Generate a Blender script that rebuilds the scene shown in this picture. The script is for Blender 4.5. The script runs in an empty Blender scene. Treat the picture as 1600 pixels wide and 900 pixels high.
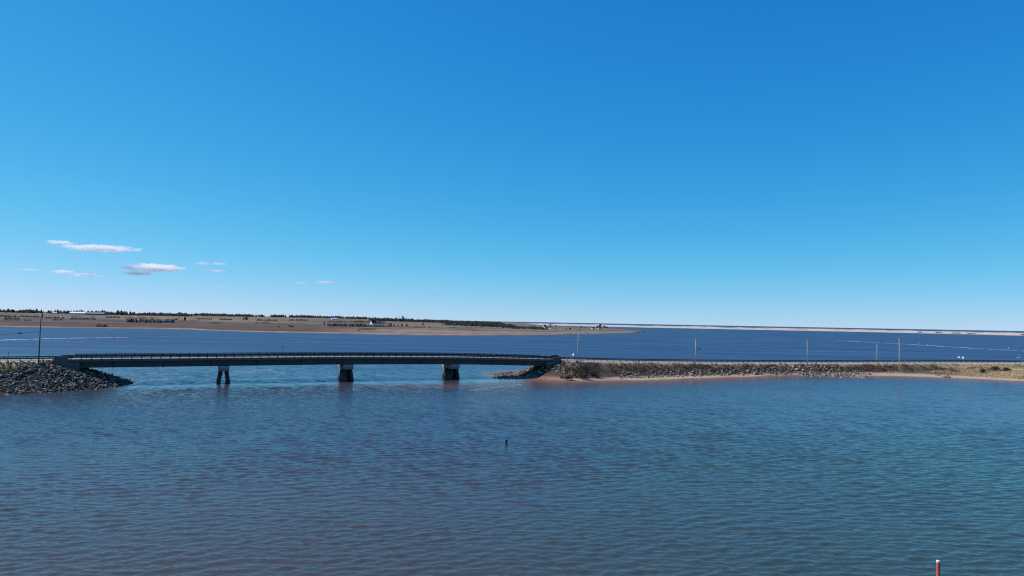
import bpy, bmesh, math, random
import numpy as np
from mathutils import Vector, Matrix

R = math.radians
random.seed(7)
rng = np.random.default_rng(7)
scene = bpy.context.scene
COL = scene.collection

# ------------------------------------------------------------------ camera
CAM_H = 22.0
FPX = 1101.0
PITCH, ROLL = math.atan(52.2 / FPX), R(1.056)
_f = Vector((0, math.cos(PITCH), math.sin(PITCH)))
_r0 = Vector((1, 0, 0))
_u0 = Vector((0, -math.sin(PITCH), math.cos(PITCH)))
_r = _r0 * math.cos(ROLL) + _u0 * math.sin(ROLL)
_u = _u0 * math.cos(ROLL) - _r0 * math.sin(ROLL)
cam_d = bpy.data.cameras.new('camera')
cam = bpy.data.objects.new('camera', cam_d)
COL.objects.link(cam)
cam_d.sensor_width = 36.0
cam_d.lens = 36.0 * FPX / 1600.0
cam_d.clip_start, cam_d.clip_end = 0.5, 200000.0
M = Matrix((_r, _u, -_f)).transposed().to_4x4()
M.translation = Vector((0, 0, CAM_H))
cam.matrix_world = M
scene.camera = cam

# ------------------------------------------------------------------ sky, sun, exposure
SUN_AZ, SUN_EL = R(-79), R(42)            # azimuth from +Y, clockwise positive
SDIR = Vector((math.sin(SUN_AZ) * math.cos(SUN_EL), math.cos(SUN_AZ) * math.cos(SUN_EL), math.sin(SUN_EL)))
w = bpy.data.worlds.new('World')
scene.world = w
w.use_nodes = True
nt = w.node_tree
nt.nodes.clear()
sky = nt.nodes.new('ShaderNodeTexSky')
sky.sky_type = 'NISHITA'
sky.sun_disc = False
sky.sun_elevation = SUN_EL
sky.sun_rotation = SUN_AZ
sky.altitude = 0
sky.air_density, sky.dust_density, sky.ozone_density = 0.6, 0.0, 6.0
# one camera-like tone curve over the whole sky colour (the photograph is strongly saturated)
sep = nt.nodes.new('ShaderNodeSeparateColor'); comb = nt.nodes.new('ShaderNodeCombineColor')
nt.links.new(sky.outputs[0], sep.inputs[0])
def wm(op, x, y=None):
    n_ = nt.nodes.new('ShaderNodeMath'); n_.operation = op
    for k_, v_ in enumerate((x, y)):
        if v_ is None: continue
        if isinstance(v_, (int, float)): n_.inputs[k_].default_value = v_
        else: nt.links.new(v_, n_.inputs[k_])
    return n_.outputs[0]
for i_, (top_, sc_, pw_) in enumerate(((0.76, 0.57, 1.75), (0.82, 0.41, 1.0))):
    e_ = wm('EXPONENT', wm('MULTIPLY', wm('POWER', wm('MULTIPLY', sep.outputs[i_], 0.1 / sc_), pw_), -1.0))
    nt.links.new(wm('MULTIPLY', wm('SUBTRACT', 1.0, e_), top_ * 10), comb.inputs[i_])
nt.links.new(wm('MULTIPLY', wm('POWER', wm('MULTIPLY', sep.outputs[2], 0.1), 0.33), 9.6), comb.inputs[2])
bg = nt.nodes.new('ShaderNodeBackground')
bg.inputs['Strength'].default_value = 0.10
wo = nt.nodes.new('ShaderNodeOutputWorld')
nt.links.new(comb.outputs[0], bg.inputs['Color'])
nt.links.new(bg.outputs[0], wo.inputs[0])
sun_d = bpy.data.lights.new('sun', 'SUN')
sun_d.energy, sun_d.angle, sun_d.color = 4.9, R(0.53), (1.0, 0.96, 0.90)
sun = bpy.data.objects.new('sun', sun_d)
COL.objects.link(sun)
sun.rotation_euler = SDIR.to_track_quat('Z', 'Y').to_euler()
scene.view_settings.view_transform = 'Standard'
scene.view_settings.look = 'None'
scene.view_settings.exposure = 0.0
scene.view_settings.gamma = 1.0
scene.view_settings.use_curve_mapping = False
cy = scene.cycles
cy.use_denoising = False
cy.use_adaptive_sampling = False
cy.filter_width = 1.15
cy.max_bounces = 16
cy.diffuse_bounces = 3
cy.glossy_bounces = 3
cy.volume_bounces = 14
cy.caustics_reflective = False
cy.caustics_refractive = False
cy.sample_clamp_indirect = 4.0

# ------------------------------------------------------------------ helpers: positions
def ray(px, py):
    return (_f * FPX + _r * (px - 800) + _u * (450 - py))
def hit(px, py, z=0.0):
    d = ray(px, py)
    t = (z - CAM_H) / d.z
    return Vector((d.x * t, d.y * t, z))
def at(px, py, Y):
    d = ray(px, py)
    t = Y / d.y
    return Vector((d.x * t, Y, CAM_H + d.z * t))
def smooth(a, b, x):
    t = np.clip((np.asarray(x, float) - a) / (b - a), 0, 1)
    return t * t * (3 - 2 * t)
_perm = rng.integers(0, 2 ** 31, 4096)
def vnoise(x, y, seed=0):
    """plain value noise on arrays, -1..1"""
    x = np.asarray(x, float); y = np.asarray(y, float)
    xi, yi = np.floor(x).astype(int), np.floor(y).astype(int)
    fx, fy = x - xi, y - yi
    fx, fy = fx * fx * (3 - 2 * fx), fy * fy * (3 - 2 * fy)
    def h(i, j):
        k = (i * 73856093 ^ j * 19349663 ^ seed * 83492791) & 4095
        return (_perm[k] % 10007) / 10007.0 * 2 - 1
    a, b, c, d = h(xi, yi), h(xi + 1, yi), h(xi, yi + 1), h(xi + 1, yi + 1)
    return (a * (1 - fx) + b * fx) * (1 - fy) + (c * (1 - fx) + d * fx) * fy
def fbm(x, y, seed=0, oct=4):
    s, a = 0, 1.0
    for o in range(oct):
        s = s + a * vnoise(x * 2 ** o, y * 2 ** o, seed + o)
        a *= 0.5
    return s / 1.9

# ------------------------------------------------------------------ helpers: objects
def tag(o, label=None, cat=None, group=None, kind=None):
    if label: o['label'] = label
    if cat: o['category'] = cat
    if group: o['group'] = group
    if kind: o['kind'] = kind
    return o
def empty(name, loc, rz=0.0, label=None, cat=None, group=None):
    o = bpy.data.objects.new(name, None)
    COL.objects.link(o)
    o.location = loc
    o.rotation_euler = (0, 0, rz)
    o.empty_display_size = 0.3
    return tag(o, label, cat, group)
def link_mesh(name, me, mat, parent=None):
    o = bpy.data.objects.new(name, me)
    COL.objects.link(o)
    for m in (mat if isinstance(mat, (list, tuple)) else [mat]):
        if m and m.name not in [s.name for s in me.materials if s]: me.materials.append(m)
    if parent is not None: o.parent = parent
    return o
class MB:
    def __init__(self): self.v, self.f = [], []
    def add(self, v, f):
        b = len(self.v)
        self.v += [tuple(p) for p in v]
        self.f += [tuple(i + b for i in q) for q in f]
        return self
    def box(self, c, sx, sy, sz, ax=None, rz=0.0):
        """centred box; ax = optional 3 axis vectors"""
        c = Vector(c)
        if ax is None:
            X, Y, Z = Vector((math.cos(rz), math.sin(rz), 0)), Vector((-math.sin(rz), math.cos(rz), 0)), Vector((0, 0, 1))
        else: X, Y, Z = ax
        v = [c + X * (a * sx / 2) + Y * (b * sy / 2) + Z * (d * sz / 2) for d in (-1, 1) for b in (-1, 1) for a in (-1, 1)]
        return self.add(v, [(0, 2, 3, 1), (4, 5, 7, 6), (0, 1, 5, 4), (2, 6, 7, 3), (0, 4, 6, 2), (1, 3, 7, 5)])
    def tube(self, p0, p1, r0, r1=None, n=8, cap=True):
        p0, p1 = Vector(p0), Vector(p1)
        r1 = r0 if r1 is None else r1
        d = (p1 - p0).normalized()
        a = d.orthogonal().normalized()
        b = d.cross(a)
        v = []
        for p, r in ((p0, r0), (p1, r1)):
            for k in range(n):
                t = 2 * math.pi * k / n
                v.append(p + (a * math.cos(t) + b * math.sin(t)) * r)
        f = [(k, (k + 1) % n, n + (k + 1) % n, n + k) for k in range(n)]
        if cap: f += [tuple(reversed(range(n))), tuple(range(n, 2 * n))]
        return self.add(v, f)
    def lathe(self, c, prof, n=16):
        c = Vector(c)
        v, f = [], []
        for r, z in prof:
            for k in range(n):
                t = 2 * math.pi * k / n
                v.append(c + Vector((r * math.cos(t), r * math.sin(t), z)))
        for i in range(len(prof) - 1):
            for k in range(n):
                f.append((i * n + k, i * n + (k + 1) % n, (i + 1) * n + (k + 1) % n, (i + 1) * n + k))
        f.append(tuple(reversed(range(n))))
        f.append(tuple(range((len(prof) - 1) * n, len(prof) * n)))
        return self.add(v, f)
    def sweep(self, prof, stations):
        """prof: closed polygon of (n, z); stations: (origin Vector, side Vector)"""
        k = len(prof)
        v, f = [], []
        for o, sd in stations:
            for a, z in prof: v.append(o + sd * a + Vector((0, 0, z)))
        for i in range(len(stations) - 1):
            for j in range(k):
                f.append((i * k + j, i * k + (j + 1) % k, (i + 1) * k + (j + 1) % k, (i + 1) * k + j))
        f.append(tuple(reversed(range(k))))
        f.append(tuple(range((len(stations) - 1) * k, len(stations) * k)))
        return self.add(v, f)
    def mesh(self, name, smooth_=False):
        me = bpy.data.meshes.new(name)
        me.from_pydata(self.v, [], self.f)
        bm = bmesh.new(); bm.from_mesh(me)
        bmesh.ops.recalc_face_normals(bm, faces=bm.faces)
        bm.to_mesh(me); bm.free()
        if smooth_:
            for p in me.polygons: p.use_smooth = True
        me.update()
        return me
    def build(self, name, mat, parent=None, smooth_=False):
        return link_mesh(name, self.mesh(name, smooth_), mat, parent)
def np_mesh(name, v, f):
    """v (n,3) array, f (m,3|4) array"""
    me = bpy.data.meshes.new(name)
    v = np.asarray(v, np.float32); f = np.asarray(f, np.int32)
    k = f.shape[1]
    me.vertices.add(len(v)); me.vertices.foreach_set('co', v.ravel())
    me.loops.add(f.size); me.loops.foreach_set('vertex_index', f.ravel())
    me.polygons.add(len(f)); me.polygons.foreach_set('loop_start', np.arange(0, f.size, k, dtype=np.int32))
    me.update(calc_edges=True); me.validate()
    return me
def grid_faces(nu, nv):
    i, j = np.meshgrid(np.arange(nu - 1), np.arange(nv - 1), indexing='ij')
    a = (i * nv + j).ravel()
    return np.stack([a, a + nv, a + nv + 1, a + 1], 1)
def color_attr(me, name, rgba):
    at_ = me.color_attributes.new(name, 'FLOAT_COLOR', 'POINT')
    at_.data.foreach_set('color', np.asarray(rgba, np.float32).ravel())

# ------------------------------------------------------------------ materials
def new_mat(name):
    m = bpy.data.materials.new(name); m.use_nodes = True
    return m, m.node_tree, m.node_tree.nodes['Principled BSDF']
def N(t, kind, **kw):
    n = t.nodes.new(kind)
    for k, v in kw.items():
        if k in n.inputs: n.inputs[k].default_value = v
        else: setattr(n, k, v)
    return n
def simple(name, col, rough=0.8, var=0.25, scale=2.0, bump=0.0, metal=0.0, stretch=None, rnd=0.0, island=False, spec=0.4, detail=5.0):
    """base colour with noise variation (and per-object / per-island variation) plus fine relief"""
    m, t, b = new_mat(name)
    tc = N(t, 'ShaderNodeNewGeometry')
    src = tc.outputs['Position']
    if stretch:
        mp = N(t, 'ShaderNodeMapping'); mp.inputs['Scale'].default_value = stretch
        t.links.new(src, mp.inputs['Vector']); src = mp.outputs[0]
    nz = N(t, 'ShaderNodeTexNoise', Scale=scale, Detail=detail, Roughness=0.6)
    t.links.new(src, nz.inputs['Vector'])
    mr = N(t, 'ShaderNodeMapRange'); mr.inputs['From Min'].default_value = 0.25; mr.inputs['From Max'].default_value = 0.75
    mr.inputs['To Min'].default_value = 1 - var; mr.inputs['To Max'].default_value = 1 + var
    t.links.new(nz.outputs['Fac'], mr.inputs['Value'])
    fac = mr.outputs[0]
    if rnd:
        if island: o_ = tc.outputs['Random Per Island']
        else: o_ = N(t, 'ShaderNodeObjectInfo').outputs['Random']
        m2 = N(t, 'ShaderNodeMapRange'); m2.inputs['To Min'].default_value = 1 - rnd; m2.inputs['To Max'].default_value = 1 + rnd
        t.links.new(o_, m2.inputs['Value'])
        mu = N(t, 'ShaderNodeMath', operation='MULTIPLY'); t.links.new(fac, mu.inputs[0]); t.links.new(m2.outputs[0], mu.inputs[1]); fac = mu.outputs[0]
    vm = N(t, 'ShaderNodeVectorMath', operation='SCALE'); vm.inputs[0].default_value = col
    t.links.new(fac, vm.inputs['Scale'])
    t.links.new(vm.outputs[0], b.inputs['Base Color'])
    b.inputs['Roughness'].default_value = rough; b.inputs['Metallic'].default_value = metal
    b.inputs['Specular IOR Level'].default_value = spec
    if bump:
        bp = N(t, 'ShaderNodeBump', Strength=0.8, Distance=bump)
        t.links.new(nz.outputs['Fac'], bp.inputs['Height']); t.links.new(bp.outputs[0], b.inputs['Normal'])
    return m
MT = {
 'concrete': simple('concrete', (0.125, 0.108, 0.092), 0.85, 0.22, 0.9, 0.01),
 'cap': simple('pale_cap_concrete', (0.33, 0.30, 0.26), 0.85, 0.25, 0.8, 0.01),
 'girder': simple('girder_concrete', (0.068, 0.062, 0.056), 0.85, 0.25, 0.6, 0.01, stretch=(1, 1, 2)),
 'rail': simple('weathered_rail_steel', (0.035, 0.028, 0.026), 0.7, 0.3, 2.0),
 'galv': simple('galvanised_steel', (0.20, 0.20, 0.21), 0.55, 0.25, 2.0, metal=0.5),
 'post': simple('creosoted_post', (0.07, 0.055, 0.045), 0.9, 0.3, 3.0),
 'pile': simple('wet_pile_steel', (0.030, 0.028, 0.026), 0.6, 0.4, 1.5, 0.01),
 'asphalt': simple('asphalt', (0.27, 0.25, 0.225), 0.92, 0.2, 0.8),
 'paint_w': simple('white_road_paint', (0.7, 0.7, 0.68), 0.7, 0.15, 2.0),
 'paint_y': simple('yellow_road_paint', (0.6, 0.42, 0.05), 0.7, 0.15, 2.0),
 'rock': simple('grey_armour_stone', (0.155, 0.125, 0.10), 0.9, 0.35, 1.6, 0.03, rnd=0.75, island=True),
 'rock_tan': simple('tan_armour_stone', (0.225, 0.172, 0.122), 0.9, 0.35, 1.6, 0.03, rnd=0.65, island=True),
 'wood': simple('weathered_pole_wood', (0.43, 0.37, 0.30), 0.9, 0.2, 3.0, stretch=(6, 6, 0.6)),
 'wood_dark': simple('dark_pole_wood', (0.075, 0.06, 0.05), 0.9, 0.25, 3.0, stretch=(6, 6, 0.6)),
 'black': simple('black_rubber', (0.02, 0.02, 0.02), 0.6, 0.2, 4.0),
 'white': simple('white_paint', (0.78, 0.78, 0.77), 0.6, 0.08, 1.0),
 'cream': simple('cream_clapboard', (0.68, 0.65, 0.58), 0.7, 0.1, 1.0, stretch=(0.3, 0.3, 6)),
 'blue_wall': simple('blue_clapboard', (0.085, 0.125, 0.19), 0.7, 0.15, 1.0, stretch=(0.3, 0.3, 6)),
 'grey_wall': simple('grey_shingle_wall', (0.33, 0.33, 0.35), 0.8, 0.15, 1.5),
 'roof_dark': simple('dark_asphalt_shingle', (0.035, 0.037, 0.045), 0.85, 0.25, 1.5),
 'roof_grey': simple('grey_metal_roof', (0.17, 0.18, 0.21), 0.6, 0.12, 0.5),
 'roof_white': simple('white_metal_roof', (0.80, 0.80, 0.80), 0.5, 0.06, 0.5),
 'glass': simple('dark_window_glass', (0.02, 0.025, 0.03), 0.08, 0.05, 1.0, spec=0.6),
 'green_buoy': simple('green_buoy_paint', (0.010, 0.07, 0.048), 0.45, 0.2, 3.0),
 'red': simple('red_marker_paint', (0.60, 0.10, 0.06), 0.5, 0.2, 3.0),
 'orange': simple('faded_orange_paint', (0.72, 0.33, 0.10), 0.55, 0.2, 4.0),
 'car_paint': simple('dark_car_paint', (0.015, 0.018, 0.028), 0.25, 0.05, 1.0, spec=0.6),
 'lamp': simple('clear_lamp_lens', (0.7, 0.7, 0.68), 0.2, 0.05, 1.0),
 'bark': simple('grey_bark', (0.11, 0.09, 0.08), 0.95, 0.3, 2.0),
 'twig': simple('bare_twigs', (0.115, 0.082, 0.066), 0.95, 0.3, 0.8, rnd=0.25),
 'spruce': simple('spruce_needles', (0.020, 0.026, 0.016), 0.9, 0.35, 0.25, rnd=0.3),
 'wood_mass': simple('spruce_wood_needles', (0.022, 0.024, 0.018), 0.95, 0.4, 0.05, rnd=0.5, island=True),
 'hedge': simple('leafless_hedge_twigs', (0.080, 0.058, 0.046), 0.95, 0.4, 0.1, rnd=0.4, island=True),
 'scrub': simple('brown_scrub_twigs', (0.095, 0.056, 0.038), 0.95, 0.35, 0.25, rnd=0.45, island=True),
 'shrub': simple('dull_green_shrub', (0.075, 0.068, 0.040), 0.95, 0.35, 0.8, rnd=0.45, island=True),
 'drygrass': simple('dry_marram_grass', (0.44, 0.315, 0.16), 0.95, 0.3, 0.3, rnd=0.3, island=True),
 'foam': simple('drifting_foam', (0.62, 0.66, 0.70), 0.9, 0.2, 0.05),
}
def ground_mat(name, scale, stretch, amount, bump):
    m, t, b = new_mat(name)
    at_ = N(t, 'ShaderNodeAttribute', attribute_name='ground')
    g = N(t, 'ShaderNodeNewGeometry')
    mp = N(t, 'ShaderNodeMapping'); mp.inputs['Scale'].default_value = stretch
    t.links.new(g.outputs['Position'], mp.inputs['Vector'])
    nz = N(t, 'ShaderNodeTexNoise', Scale=scale, Detail=7.0, Roughness=0.65)
    t.links.new(mp.outputs[0], nz.inputs['Vector'])
    mr = N(t, 'ShaderNodeMapRange'); mr.inputs['From Min'].default_value = 0.25; mr.inputs['From Max'].default_value = 0.75
    mr.inputs['To Min'].default_value = 1 - amount; mr.inputs['To Max'].default_value = 1 + amount
    t.links.new(nz.outputs['Fac'], mr.inputs['Value'])
    vm = N(t, 'ShaderNodeVectorMath', operation='SCALE')
    t.links.new(at_.outputs['Color'], vm.inputs[0]); t.links.new(mr.outputs[0], vm.inputs['Scale'])
    t.links.new(vm.outputs[0], b.inputs['Base Color'])
    b.inputs['Roughness'].default_value = 0.95
    b.inputs['Specular IOR Level'].default_value = 0.2
    bp = N(t, 'ShaderNodeBump', Strength=0.8, Distance=bump)
    t.links.new(nz.outputs['Fac'], bp.inputs['Height']); t.links.new(bp.outputs[0], b.inputs['Normal'])
    return m

# ------------------------------------------------------------------ bridge and road line
NEAR_A = hit(100, 560, 7.7); NEAR_A = Vector((-136.7, 215.0, 0))
NEAR_B = Vector((18.5, 283.0, 0))
L = (NEAR_B - NEAR_A).length
D = (NEAR_B - NEAR_A).normalized()
NRM = Vector((D.y, -D.x, 0))                    # towards the camera
HALF = 5.5
CEN_A = NEAR_A - NRM * HALF
CEN_B = NEAR_B - NRM * HALF
# centre line, s measured from CEN_A
ctrl = [CEN_A - D * 170, CEN_A - D * 60, CEN_A, CEN_B, CEN_B + D * 70, CEN_B + D * 128,
        Vector((205, 361, 0)), Vector((262, 371, 0)), Vector((340, 380, 0)), Vector((470, 392, 0)), Vector((560, 400, 0))]
def polyline(ctrl, step=1.0):
    out = []
    n = len(ctrl)
    for i in range(n - 1):
        p0, p1, p2, p3 = ctrl[max(i - 1, 0)], ctrl[i], ctrl[i + 1], ctrl[min(i + 2, n - 1)]
        m = max(2, int((p2 - p1).length / step))
        for k in range(m):
            t = k / m
            if (i in (1, 2, 3)): out.append(p1.lerp(p2, t)); continue
            t1 = (p2 - p0) * 0.5; t2 = (p3 - p1) * 0.5
            if i == 4: t1 = D * (p2 - p1).length
            out.append(p1 * (2*t**3 - 3*t*t + 1) + t1 * (t**3 - 2*t*t + t) + p2 * (-2*t**3 + 3*t*t) + t2 * (t**3 - t*t))
    out.append(ctrl[-1])
    return out
CL = polyline(ctrl)
CLa = np.array([(p.x, p.y) for p in CL])
seg = np.linalg.norm(np.diff(CLa, axis=0), axis=1)
CS = np.concatenate([[0], np.cumsum(seg)])
iA = int(np.argmin(np.linalg.norm(CLa - np.array(CEN_A[:2]), axis=1)))
CS = CS - CS[iA]
HS = [-170, -60, -17, 0, L * 0.25, L * 0.5, L * 0.75, L, L + 35, L + 80, L + 134, L + 200, L + 262, L + 420]
HZ = [7.0, 7.3, 7.5, 7.7, 7.95, 8.2, 7.95, 6.9, 5.9, 5.2, 4.7, 5.0, 5.3, 5.2]
_hs = np.linspace(HS[0], HS[-1], 800)
_hz = np.interp(_hs, HS, HZ)
_k = np.hanning(41); _k /= _k.sum()
_hz = np.convolve(np.pad(_hz, 20, mode='edge'), _k, mode='valid')
def road_h(s): return np.interp(s, _hs, _hz)
def road_pt(s):
    i = np.clip(np.interp(s, CS, np.arange(len(CS))), 0, len(CS) - 1.001)
    i0 = int(i); t = i - i0
    p = CL[i0].lerp(CL[i0 + 1], t)
    d = (CL[min(i0 + 2, len(CL) - 1)] - CL[max(i0 - 1, 0)]).normalized()
    return p, d, Vector((d.y, -d.x, 0))
def stations(s0, s1, step):
    n = max(2, int(round((s1 - s0) / step)) + 1)
    out = []
    for s in np.linspace(s0, s1, n):
        p, d, nn = road_pt(s)
        out.append((Vector((p.x, p.y, float(road_h(s)))), nn))
    return out

# ------------------------------------------------------------------ near terrain height
END_L, END_R = -8.0, L + 8.0
_land = (CS <= END_L) | (CS >= END_R)
LP, LS = CLa[_land], CS[_land]
SHORE_PX = [(735, 600.5), (780, 599.5), (820, 598.5), (860, 598), (900, 597.5), (960, 596.5), (1000, 596), (1030, 595.5), (1080, 593), (1140, 591.5), (1195, 589.5),
            (1212, 587), (1240, 585.5), (1268, 586), (1300, 587.6), (1350, 588), (1400, 589), (1450, 590.5), (1500, 592.5), (1550, 594.5), (1600, 597), (1700, 602), (1800, 607)]
SH = np.array([tuple(hit(a, b, 0)[:2]) for a, b in SHORE_PX])
def road_dist(x, y):
    x = np.ravel(x); y = np.ravel(y)
    dist = np.empty(len(x)); s = np.empty(len(x)); sgn = np.empty(len(x))
    T = np.gradient(LP, axis=0)
    for a in range(0, len(x), 20000):
        dx = x[a:a + 20000, None] - LP[None, :, 0]; dy = y[a:a + 20000, None] - LP[None, :, 1]
        q = dx * dx + dy * dy
        k = q.argmin(1); r_ = np.arange(len(k))
        dist[a:a + 20000] = np.sqrt(q[r_, k]); s[a:a + 20000] = LS[k]
        sgn[a:a + 20000] = np.sign(T[k, 1] * dx[r_, k] - T[k, 0] * dy[r_, k])   # + on the camera's side
    return dist, s, sgn
def near_ground(x, y, full=False):
    shp = np.shape(x)
    x = np.ravel(np.asarray(x, float)); y = np.ravel(np.asarray(y, float))
    dist, s, sgn = road_dist(x, y)
    h0 = road_h(s)
    k = np.where(s < L * 0.5, 2.75, 2.35)
    wob = 1 + 0.10 * fbm(x / 9, y / 9, 3)
    out = np.maximum(dist - 6.6, 0)
    emb = h0 - out / (k * wob)
    emb = np.where(out > 0, emb + 0.22 * fbm(x / 2.2, y / 2.2, 5, 3) * smooth(0, 3, out), h0)
    emb = np.maximum(emb, -3.0)
    # beach in front of the causeway
    zs = np.interp(x, SH[:, 0], SH[:, 1], left=1e4, right=SH[-1, 1])
    off = (y - zs) + 1.2 * fbm(x / 7, y / 7, 11)
    beach = np.where(off > 0, 1.25 * (1 - np.exp(-off * 0.085)), off * 0.05)
    # the sand spit fades out under the bridge
    fade = smooth(SH[1, 0] - 2, SH[4, 0] + 8, x)
    beach = np.where(s > L * 0.5, beach * (0.25 + 0.75 * fade) - (1 - fade) * 0.45, -9)
    beach = np.where(sgn < 0, np.minimum(beach, 0.9 - (dist - 16) * 0.08), beach)
    # a wider low field of dry grass at the far right
    wide = smooth(185, 235, x) * np.where(sgn > 0, 1, 0)
    fld = 0.7 + np.clip(off - 6, 0, 40) * 0.085 + 0.25 * fbm(x / 6, y / 6, 21)
    fld = np.minimum(fld, h0 - 0.4 - np.maximum(14 - out, 0) * 0)
    beach = np.where((wide > 0) & (off > 5), beach * (1 - wide) + np.maximum(beach, fld) * wide, beach)
    bed = np.where(x < SH[0, 0] + 12, -3.0, -2.2)
    h = np.maximum(np.maximum(emb, beach), bed)
    h = np.where(out <= 0, h0 - 0.06, np.minimum(h, h0 - 0.06))
    if full: return h.reshape(shp), dist.reshape(shp), s.reshape(shp), sgn.reshape(shp), off.reshape(shp), emb.reshape(shp)
    return h.reshape(shp)

# ------------------------------------------------------------------ peninsula height (far land)
PX_S = [-420, -200, 0, 100, 200, 300, 345, 400, 440, 560, 640, 740, 840, 900, 950, 985, 1000, 1012]
PY_S = [505, 508, 511, 512.3, 513.6, 515.2, 517.2, 519.0, 519.8, 522.2, 523.6, 524.4, 524.0, 522.6, 521.4, 520.4, 519.6, 519.0]
_q = [hit(a, b, 0) for a, b in zip(PX_S, PY_S)]
PU = np.array([p.x / p.y for p in _q]); PY_ = np.array([p.y for p in _q])
def px2u(px): p = hit(px, 560, 0); return p.x / p.y
HM_U = [px2u(p) for p in (-420, 500, 600, 700, 800, 860, 950, 1012)]
HM_V = [25, 24, 20, 16, 11, 6.0, 3.5, 2.5]
TB_U = [px2u(p) for p in (-420, 800, 835, 870, 950, 1000, 1013)]
TB_V = [9000, 7000, 2600, 1700, 1150, 450, 20]
def pen_shore(u): return np.interp(u, PU, PY_)
def pen_ground(x, y):
    x = np.asarray(x, float); y = np.asarray(y, float)
    u = x / y
    t = y - pen_shore(u) + 18 * fbm(x / 60, y / 160, 31) * smooth(-40, 40, y - pen_shore(u))
    tb = np.interp(u, TB_U, TB_V)
    h = np.interp(u, HM_U, HM_V) * (1 - np.exp(-np.maximum(t, 0) / 1200)) + 1.6 * (1 - np.exp(-np.maximum(t, 0) / 14))
    h = h + 1.2 * fbm(x / 240, y / 300, 33) * smooth(50, 400, t)
    h = h * smooth(0, 120, tb - t)
    return np.where((t < 0) | (tb - t < 0), -1.5, h - 0.02)
def pen_hit(px, py):
    d = ray(px, py); d = d / d.y
    for Y in np.arange(900, 7000, 4.0):
        z = CAM_H + d.z * Y
        if z <= float(pen_ground(d.x * Y, Y)): return Vector((d.x * Y, Y, float(pen_ground(d.x * Y, Y))))
    Y = 3200.0
    return Vector((d.x * Y, Y, float(pen_ground(d.x * Y, Y))))
def pen_at(px, Y):
    d = ray(px, 500); d = d / d.y
    return Vector((d.x * Y, Y, float(pen_ground(d.x * Y, Y))))
def crown_h(p, px, top):          # metres a thing at p needs to reach picture row `top`
    d = ray(px, top); d = d / d.y
    return CAM_H + d.z * p.y - p.z

# ================================================================== SETTING
WAVE = 1.0
# ---- water: one sheet to the horizon, finer near the bridge so that shoals and calm patches can be set
def axis(lo, hi, step, far):
    inner = np.arange(lo, hi + 1e-6, step)
    outa = [lo - step * 1.6 ** k for k in range(1, 40)]; outa = [v for v in outa if v > -far] + [-far]
    outb = [hi + step * 1.6 ** k for k in range(1, 40)]; outb = [v for v in outb if v < far] + [far]
    return np.array(sorted(set(outa)) + list(inner) + sorted(set(outb)))
wx, wy = axis(-260, 460, 3.0, 60000), axis(-40, 460, 3.0, 60000)
WX, WY = np.meshgrid(wx, wy, indexing='ij')
near = (WX > -262) & (WX < 462) & (WY > 150) & (WY < 462)
depth = np.full(WX.shape, 3.0)
depth[near] = -near_ground(WX[near], WY[near])
shoal = np.exp(-np.maximum(depth, 0) / 0.55) * smooth(-60, -20, WX)
c0 = hit(690, 603, 0)
spit = np.exp(-(((WX - c0.x) / 26) ** 2 + ((WY - c0.y - (WX - c0.x) * 0.1) / 9.0) ** 2))
shoal = np.clip(np.maximum(shoal, 0.5 * spit), 0, 1)
n1 = fbm(WX / 60, WY / 45, 51); n2 = fbm(WX / 25 + 9, WY / 60, 57)
brown = 0.8 * smooth(150, 60, WY + 8 * n1) * smooth(40, -30, WX + 6 * n1) + 0.18 * smooth(0.0, 0.9, n1) * smooth(230, 90, WY) * smooth(60, 0, WX)
bridge_refl = smooth(-4, 2, (WX - NEAR_A.x) * NRM.x + (WY - NEAR_A.y) * NRM.y) * smooth(20, 5, (WX - NEAR_A.x) * NRM.x + (WY - NEAR_A.y) * NRM.y) * smooth(-60, -20, (WX - NEAR_A.x) * D.x + (WY - NEAR_A.y) * D.y) * smooth(L + 60, L, (WX - NEAR_A.x) * D.x + (WY - NEAR_A.y) * D.y)
brown = np.clip(brown + 1.0 * bridge_refl, 0, 1)  # brown band before the bridge paints its reflection into the water colour
green = smooth(240, 90, WY) * smooth(-20, 45, WX + 25 * n1) * (0.65 + 0.35 * n2)
green = np.clip(green, 0, 1)
# slack water in the lee in front of the bridge: u = metres in front of the near edge
uu = (WX - NEAR_A.x) * NRM.x + (WY - NEAR_A.y) * NRM.y
ss = (WX - NEAR_A.x) * D.x + (WY - NEAR_A.y) * D.y
calm = smooth(1, 5, uu) * smooth(22, 8, uu) * smooth(-40, 0, ss) * smooth(L + 200, L + 90, ss)
calm = np.clip(calm, 0, 1)
bay = smooth(270, 470, WY + 20 * n1)
# wave mesh: rows get wider apart with distance, real waves as far as the rows can carry them
yw = np.concatenate([np.exp(np.arange(math.log(40.0), math.log(420.0), 0.0021)), np.exp(np.arange(math.log(421.0), math.log(1000.0), 0.0035)), np.geomspace(1010, 60000, 90)])
uw = np.linspace(-0.98, 0.98, 540)
UW, YW = np.meshgrid(uw, yw, indexing='ij')
XW = UW * YW
def gridval(A):
    fx = np.clip(np.interp(XW, wx, np.arange(len(wx))), 0, len(wx) - 1.001); fy = np.clip(np.interp(YW, wy, np.arange(len(wy))), 0, len(wy) - 1.001)
    i, j = fx.astype(int), fy.astype(int); fx, fy = fx - i, fy - j
    return (A[i, j] * (1 - fx) + A[i + 1, j] * fx) * (1 - fy) + (A[i, j + 1] * (1 - fx) + A[i + 1, j + 1] * fx) * fy
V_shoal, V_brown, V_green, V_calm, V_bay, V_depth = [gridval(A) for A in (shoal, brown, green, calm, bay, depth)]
ZW = np.zeros_like(XW)
wr = np.random.default_rng(3)
sp_y = np.gradient(yw)[None, :]
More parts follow.
